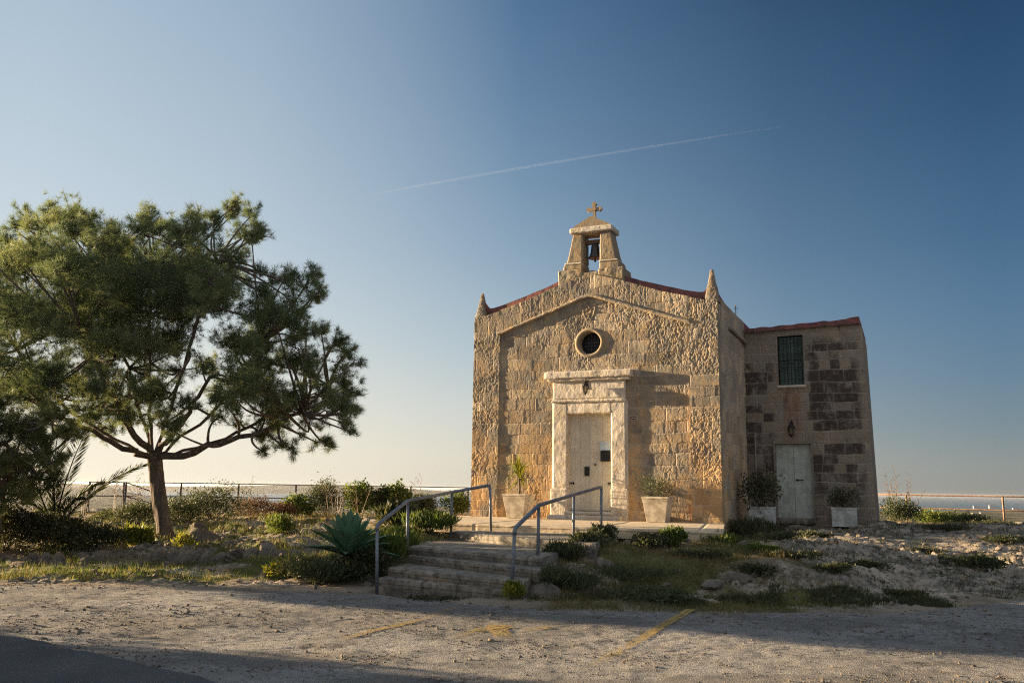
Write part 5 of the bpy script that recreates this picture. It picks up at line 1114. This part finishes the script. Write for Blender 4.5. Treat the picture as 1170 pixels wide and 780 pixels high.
# ------------------------------------------------------------------ grass and low herbs
def grass(name, mat, label, n_, xr, yr, dens, hgt, seed, w=.006, clump=.06, blades=9):
    g = np.random.default_rng(seed); x = g.uniform(*xr, n_); y = g.uniform(*yr, n_)
    h, e, rk, gr = Gfull(x, y); s = (x - C0[0]) * U[0] + (y - C0[1]) * U[1]; v = (x - C0[0]) * V[0] + (y - C0[1]) * V[1]
    stair = (np.abs(x + .45 - (y - 14.2) * .32) < 1.2) & (y < 17.6) & (y > 12.4)
    ok = (e > -.08) & (g.random(n_) < dens(x, y, e, gr)) & ~((v > -4.35) & (s > -7) & (s < .95) & (v < .1)) & ~((v > -.1) & (s > -6.4) & (s < .05)) & ~((v > 3.5) & (s > -.1) & (s < 3.1)) & ~stair; x, y, h = x[ok], y[ok], h[ok]; n_ = len(x)
    K = blades; C_ = np.repeat(np.stack([x, y, h - .01], 1), K, 0); C_[:, :2] += g.normal(size=(n_ * K, 2)) * clump; D_ = unit(n_ * K, g) * np.array([.5, .5, 0]) + np.array([0, 0, 1.]); D_ += g.normal(size=D_.shape) * .15; D_ /= np.linalg.norm(D_, axis=1)[:, None]
    hh = hgt * np.repeat(.5 + g.random(n_), K) * (.4 + .8 * g.random(n_ * K)); v_, f = tri_needles(C_, D_, hh, w, g); m = MB(); m.add(v_, [f], rnd=np.repeat(np.clip(np.repeat(g.random(n_), K) * .6 + .4 * g.random(n_ * K), 0, 1), 3))
    return tag(m.build(name, mat), label, 'grass', kind='stuff')
slope = lambda x, y: sstep(.2, .8, x) * sstep(5.2, 3.6, x) * sstep(16.2, 15.6, y + .0) 
grass('grass', M['grass'], 'mixed green and brown grass on the slope right of the steps', 11000, (.2, 6), (11.5, 17), lambda x, y, e, gr: slope(x, y) * (.10 + .9 * sstep(.47, .56, fbm(x * 1.4, y * 1.9, 7, 4))), .07, 1, .006)
grass('dry_grass', M['grass_dry'], 'dry brown grass and seed stalks on the slope right of the steps', 9000, (.2, 7), (11.5, 17), lambda x, y, e, gr: (slope(x, y) * .9 + .1) * (.12 + .88 * sstep(.46, .58, fbm(x * 1.1 + 8, y * 1.7, 57, 4))), .10, 11, .005)
grass('grass', M['leaf_green'], 'fresh grass on the bank left of the steps', 9000, (-12, -1.6), (14.3, 25), lambda x, y, e, gr: .06 + .6 * gr * sstep(24, 18, y) + .8 * sstep(-4.2, -3.4, x) * sstep(18, 17, y), .15, 2, .007)
grass('dry_grass', M['grass_dry'], 'short dry grass along the clifftop and verges', 26000, (-14, 16), (14.2, 33), lambda x, y, e, gr: .10 + .5 * gr * sstep(9, 2, x) + .5 * sstep(25, 30, y), .10, 3, .008)
grass('grass', M['leaf_yellow'], 'sunlit yellow green grass on the verge and under the pine', 7000, (-12, -3), (14.1, 21), lambda x, y, e, gr: sstep(.46, .6, fbm(x * .9, y * 1.7, 9, 3)) * (.9 * sstep(15.9, 15.2, y) + .7 * sstep(17.4, 17.8, y) * sstep(20.5, 19, y) * sstep(-6.5, -7.2, x)), .05, 4, .007)
grass('low_herbs', M['leaf_dark'], 'patches of low dark herbs over the rocks at right', 15000, (3, 14), (12.5, 24), lambda x, y, e, gr: sstep(.52, .58, fbm(x * 1.1 + 4, y * 2.6, 17, 4)) * .8 * (1 - .8 * sstep(16.8, 17.6, y) * sstep(20.5, 19.5, y)), .06, 5, .012, .05, 12)
grass('low_herbs', M['leaf_dark'], 'dark low weeds along the edge of the asphalt', 3000, (.3, 6), (12.2, 13.2), lambda x, y, e, gr: sstep(.42, .55, fbm(x * 1.5, y * 2, 27, 3)), .09, 6, .014, .05, 12)

# ------------------------------------------------------------------ contrail : a long thin trail of ice cloud high up
a, b = np.array(at(425, 222, 9000)), np.array(at(900, 144, 9000)); ctl = (a + b) / 2 + np.array([0, 0, 45]); q = bez(a, ctl, b, 30)
m = MB(); tube(m, q, np.interp(np.linspace(0, 1, 30), [0, .08, .35, .7, 1], [7, 13, 16, 12, 5]), 10)
n = NT('ice cloud'); n.t.nodes.remove(n.b); vp = n.node('ShaderNodeVolumePrincipled'); vp.inputs['Color'].default_value = (.97, .97, 1, 1); vp.inputs['Density'].default_value = .0014; n.t.links.new(vp.outputs[0], n.out.inputs['Volume'])
tag(m.build('contrail', n.m, smooth=True), 'thin pale vapour trail crossing the blue sky', 'contrail', kind='stuff')

# ------------------------------------------------------------------ light
SAZ = R(17.8); SEL = R(8.0)
sdir = Vector((-math.cos(SAZ) * math.cos(SEL), math.sin(SAZ) * math.cos(SEL), math.sin(SEL)))
L = bpy.data.lights.new('sun', 'SUN'); L.energy = 5.0; L.angle = R(.6); L.color = (1., .75, .47)
lo = bpy.data.objects.new('sun', L); lo.rotation_euler = sdir.to_track_quat('Z', 'Y').to_euler(); link(lo)
w = bpy.data.worlds.new('World'); sc.world = w; w.use_nodes = True; t = w.node_tree; bg = t.nodes['Background']
sky = t.nodes.new('ShaderNodeTexSky'); sky.sky_type = 'NISHITA'; sky.sun_disc = False; sky.sun_elevation = SEL; sky.sun_rotation = R(-(90 - 17.8)); sky.altitude = 50; sky.air_density = 1.0; sky.dust_density = 1.0; sky.ozone_density = 1.5
EV = 2.2; SKY = .06
def lin(c): return tuple(((q / 255 + .055) / 1.055) ** 2.4 if q > 10 else q / 255 / 12.92 for q in c)
geo = t.nodes.new('ShaderNodeTexCoord')
def wm(op, a, b=0., c=0.):
    n = t.nodes.new('ShaderNodeMath'); n.operation = op
    for k_, v_ in enumerate((a, b, c)):
        if isinstance(v_, bpy.types.NodeSocket): t.links.new(v_, n.inputs[k_])
        else: n.inputs[k_].default_value = v_
    return n.outputs[0]
nv = t.nodes.new('ShaderNodeVectorMath'); nv.operation = 'NORMALIZE'; t.links.new(geo.outputs['Generated'], nv.inputs[0])
sp = t.nodes.new('ShaderNodeSeparateXYZ'); t.links.new(nv.outputs[0], sp.inputs[0])
hl = wm('SQRT', wm('ADD', wm('MULTIPLY', sp.outputs[0], sp.outputs[0]), wm('MULTIPLY', sp.outputs[1], sp.outputs[1])))
cosA = wm('DIVIDE', wm('ADD', wm('MULTIPLY', sp.outputs[0], -math.cos(SAZ)), wm('MULTIPLY', sp.outputs[1], math.sin(SAZ))), wm('MAXIMUM', hl, .0001))
elv = wm('DIVIDE', wm('ARCSINE', wm('MAXIMUM', sp.outputs[2], 0.)), R(90))
def wramp(fac, pts, interp='B_SPLINE'):
    n = t.nodes.new('ShaderNodeValToRGB'); t.links.new(fac, n.inputs[0]); n.color_ramp.interpolation = interp; el = n.color_ramp.elements
    for k_, (p_, c_) in enumerate(pts):
        e_ = el[k_] if k_ < 2 else el.new(p_)
        if k_ < 2: e_.position = p_
        e_.color = (*c_, 1)
    return n.outputs[0]
def sky_side(tab):
    tab = sorted(tab); return wramp(elv, [(d_ / 90, lin(c_)) for d_, c_ in [tab[0], tab[-1]] + tab[1:-1]], 'LINEAR')
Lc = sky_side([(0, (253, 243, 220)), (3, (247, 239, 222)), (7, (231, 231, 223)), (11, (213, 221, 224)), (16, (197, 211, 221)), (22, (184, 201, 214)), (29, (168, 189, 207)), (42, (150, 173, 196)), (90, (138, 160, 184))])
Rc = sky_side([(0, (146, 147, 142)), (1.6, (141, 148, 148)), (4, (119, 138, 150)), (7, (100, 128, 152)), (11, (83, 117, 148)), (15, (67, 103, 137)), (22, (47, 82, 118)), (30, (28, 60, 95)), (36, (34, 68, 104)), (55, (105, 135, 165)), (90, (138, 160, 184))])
Mc = sky_side([(0, (214, 207, 190)), (2, (216, 212, 198)), (5, (200, 206, 204)), (9, (172, 190, 200)), (15, (140, 165, 186)), (20, (118, 147, 174)), (25, (99, 130, 162)), (31, (80, 113, 149)), (45, (110, 140, 168)), (90, (138, 160, 184))])  # upper stops of all three tables raised above the view as fill light
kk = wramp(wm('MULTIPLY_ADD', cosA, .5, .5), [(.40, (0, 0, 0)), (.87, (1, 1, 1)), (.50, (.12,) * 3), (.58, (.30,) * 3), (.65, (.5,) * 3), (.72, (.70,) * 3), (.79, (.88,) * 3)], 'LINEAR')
def wmix(f, a, b, mode='MIX'):
    n = t.nodes.new('ShaderNodeMix'); n.data_type = 'RGBA'; n.blend_type = mode
    for k_, v_ in ((0, f), (6, a), (7, b)):
        if isinstance(v_, bpy.types.NodeSocket): t.links.new(v_, n.inputs[k_])
        else: n.inputs[k_].default_value = v_ if not isinstance(v_, tuple) else (*v_, 1)
    return n.outputs[2]
bk = t.nodes.new('ShaderNodeMapRange'); bk.interpolation_type = 'SMOOTHSTEP'; t.links.new(sp.outputs[1], bk.inputs[0]); bk.inputs[1].default_value = .25; bk.inputs[2].default_value = -.5; bk.inputs[3].default_value = 0; bk.inputs[4].default_value = 1  # sky behind the camera brightened as unseen ambient fill
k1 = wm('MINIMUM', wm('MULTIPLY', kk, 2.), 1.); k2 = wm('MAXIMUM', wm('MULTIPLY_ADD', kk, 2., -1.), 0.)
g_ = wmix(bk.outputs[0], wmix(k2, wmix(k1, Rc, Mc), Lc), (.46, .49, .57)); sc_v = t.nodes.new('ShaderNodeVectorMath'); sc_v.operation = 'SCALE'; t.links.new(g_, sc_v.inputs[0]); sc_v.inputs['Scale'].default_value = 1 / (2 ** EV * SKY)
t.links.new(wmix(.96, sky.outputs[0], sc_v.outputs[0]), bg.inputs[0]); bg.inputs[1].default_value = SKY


cam = bpy.data.cameras.new('camera'); cam.sensor_width = 36; cam.lens = F / 1170 * 36; cam.clip_start = .1; cam.clip_end = 100000
co_ = bpy.data.objects.new('camera', cam); link(co_)
f_ = Vector((0, math.cos(PITCH), math.sin(PITCH)))
# axes from the same formula as ray()
X0 = Vector((math.cos(ROLL), -math.sin(ROLL) * math.sin(PITCH) * 1.0, math.sin(ROLL) * math.cos(PITCH)))
Y0 = f_.cross(X0) * -1
Xc = X0.normalized(); Zc = -f_; Yc_ = Zc.cross(Xc)
co_.matrix_world = Matrix(((Xc.x, Yc_.x, Zc.x, 0), (Xc.y, Yc_.y, Zc.y, 0), (Xc.z, Yc_.z, Zc.z, EYE), (0, 0, 0, 1)))
sc.camera = co_
m = MB(); box(m, -45000, 45000, -300, 45000, -95, 9.6); n = NT('sea air'); n.t.nodes.remove(n.b); vp = n.node('ShaderNodeVolumePrincipled'); vp.inputs['Color'].default_value = (.93, .95, 1, 1); vp.inputs['Density'].default_value = 2.2e-5; vp.inputs['Anisotropy'].default_value = .45; n.t.links.new(vp.outputs[0], n.out.inputs['Volume'])
tag(m.build('haze', n.m), 'thin sea haze over the coast', 'haze', kind='stuff')
sc.view_settings.view_transform = 'Standard'; sc.view_settings.look = 'None'; sc.view_settings.exposure = EV; sc.view_settings.gamma = 1
sc.cycles.use_denoising = False; sc.cycles.pixel_filter_type = 'BLACKMAN_HARRIS'; sc.cycles.filter_width = 1.15; sc.cycles.adaptive_threshold = .004; sc.cycles.sample_clamp_indirect = 3.0
sc.cycles.max_bounces = 6; sc.cycles.transparent_max_bounces = 8; sc.cycles.volume_bounces = 0
sc.render.film_transparent = False
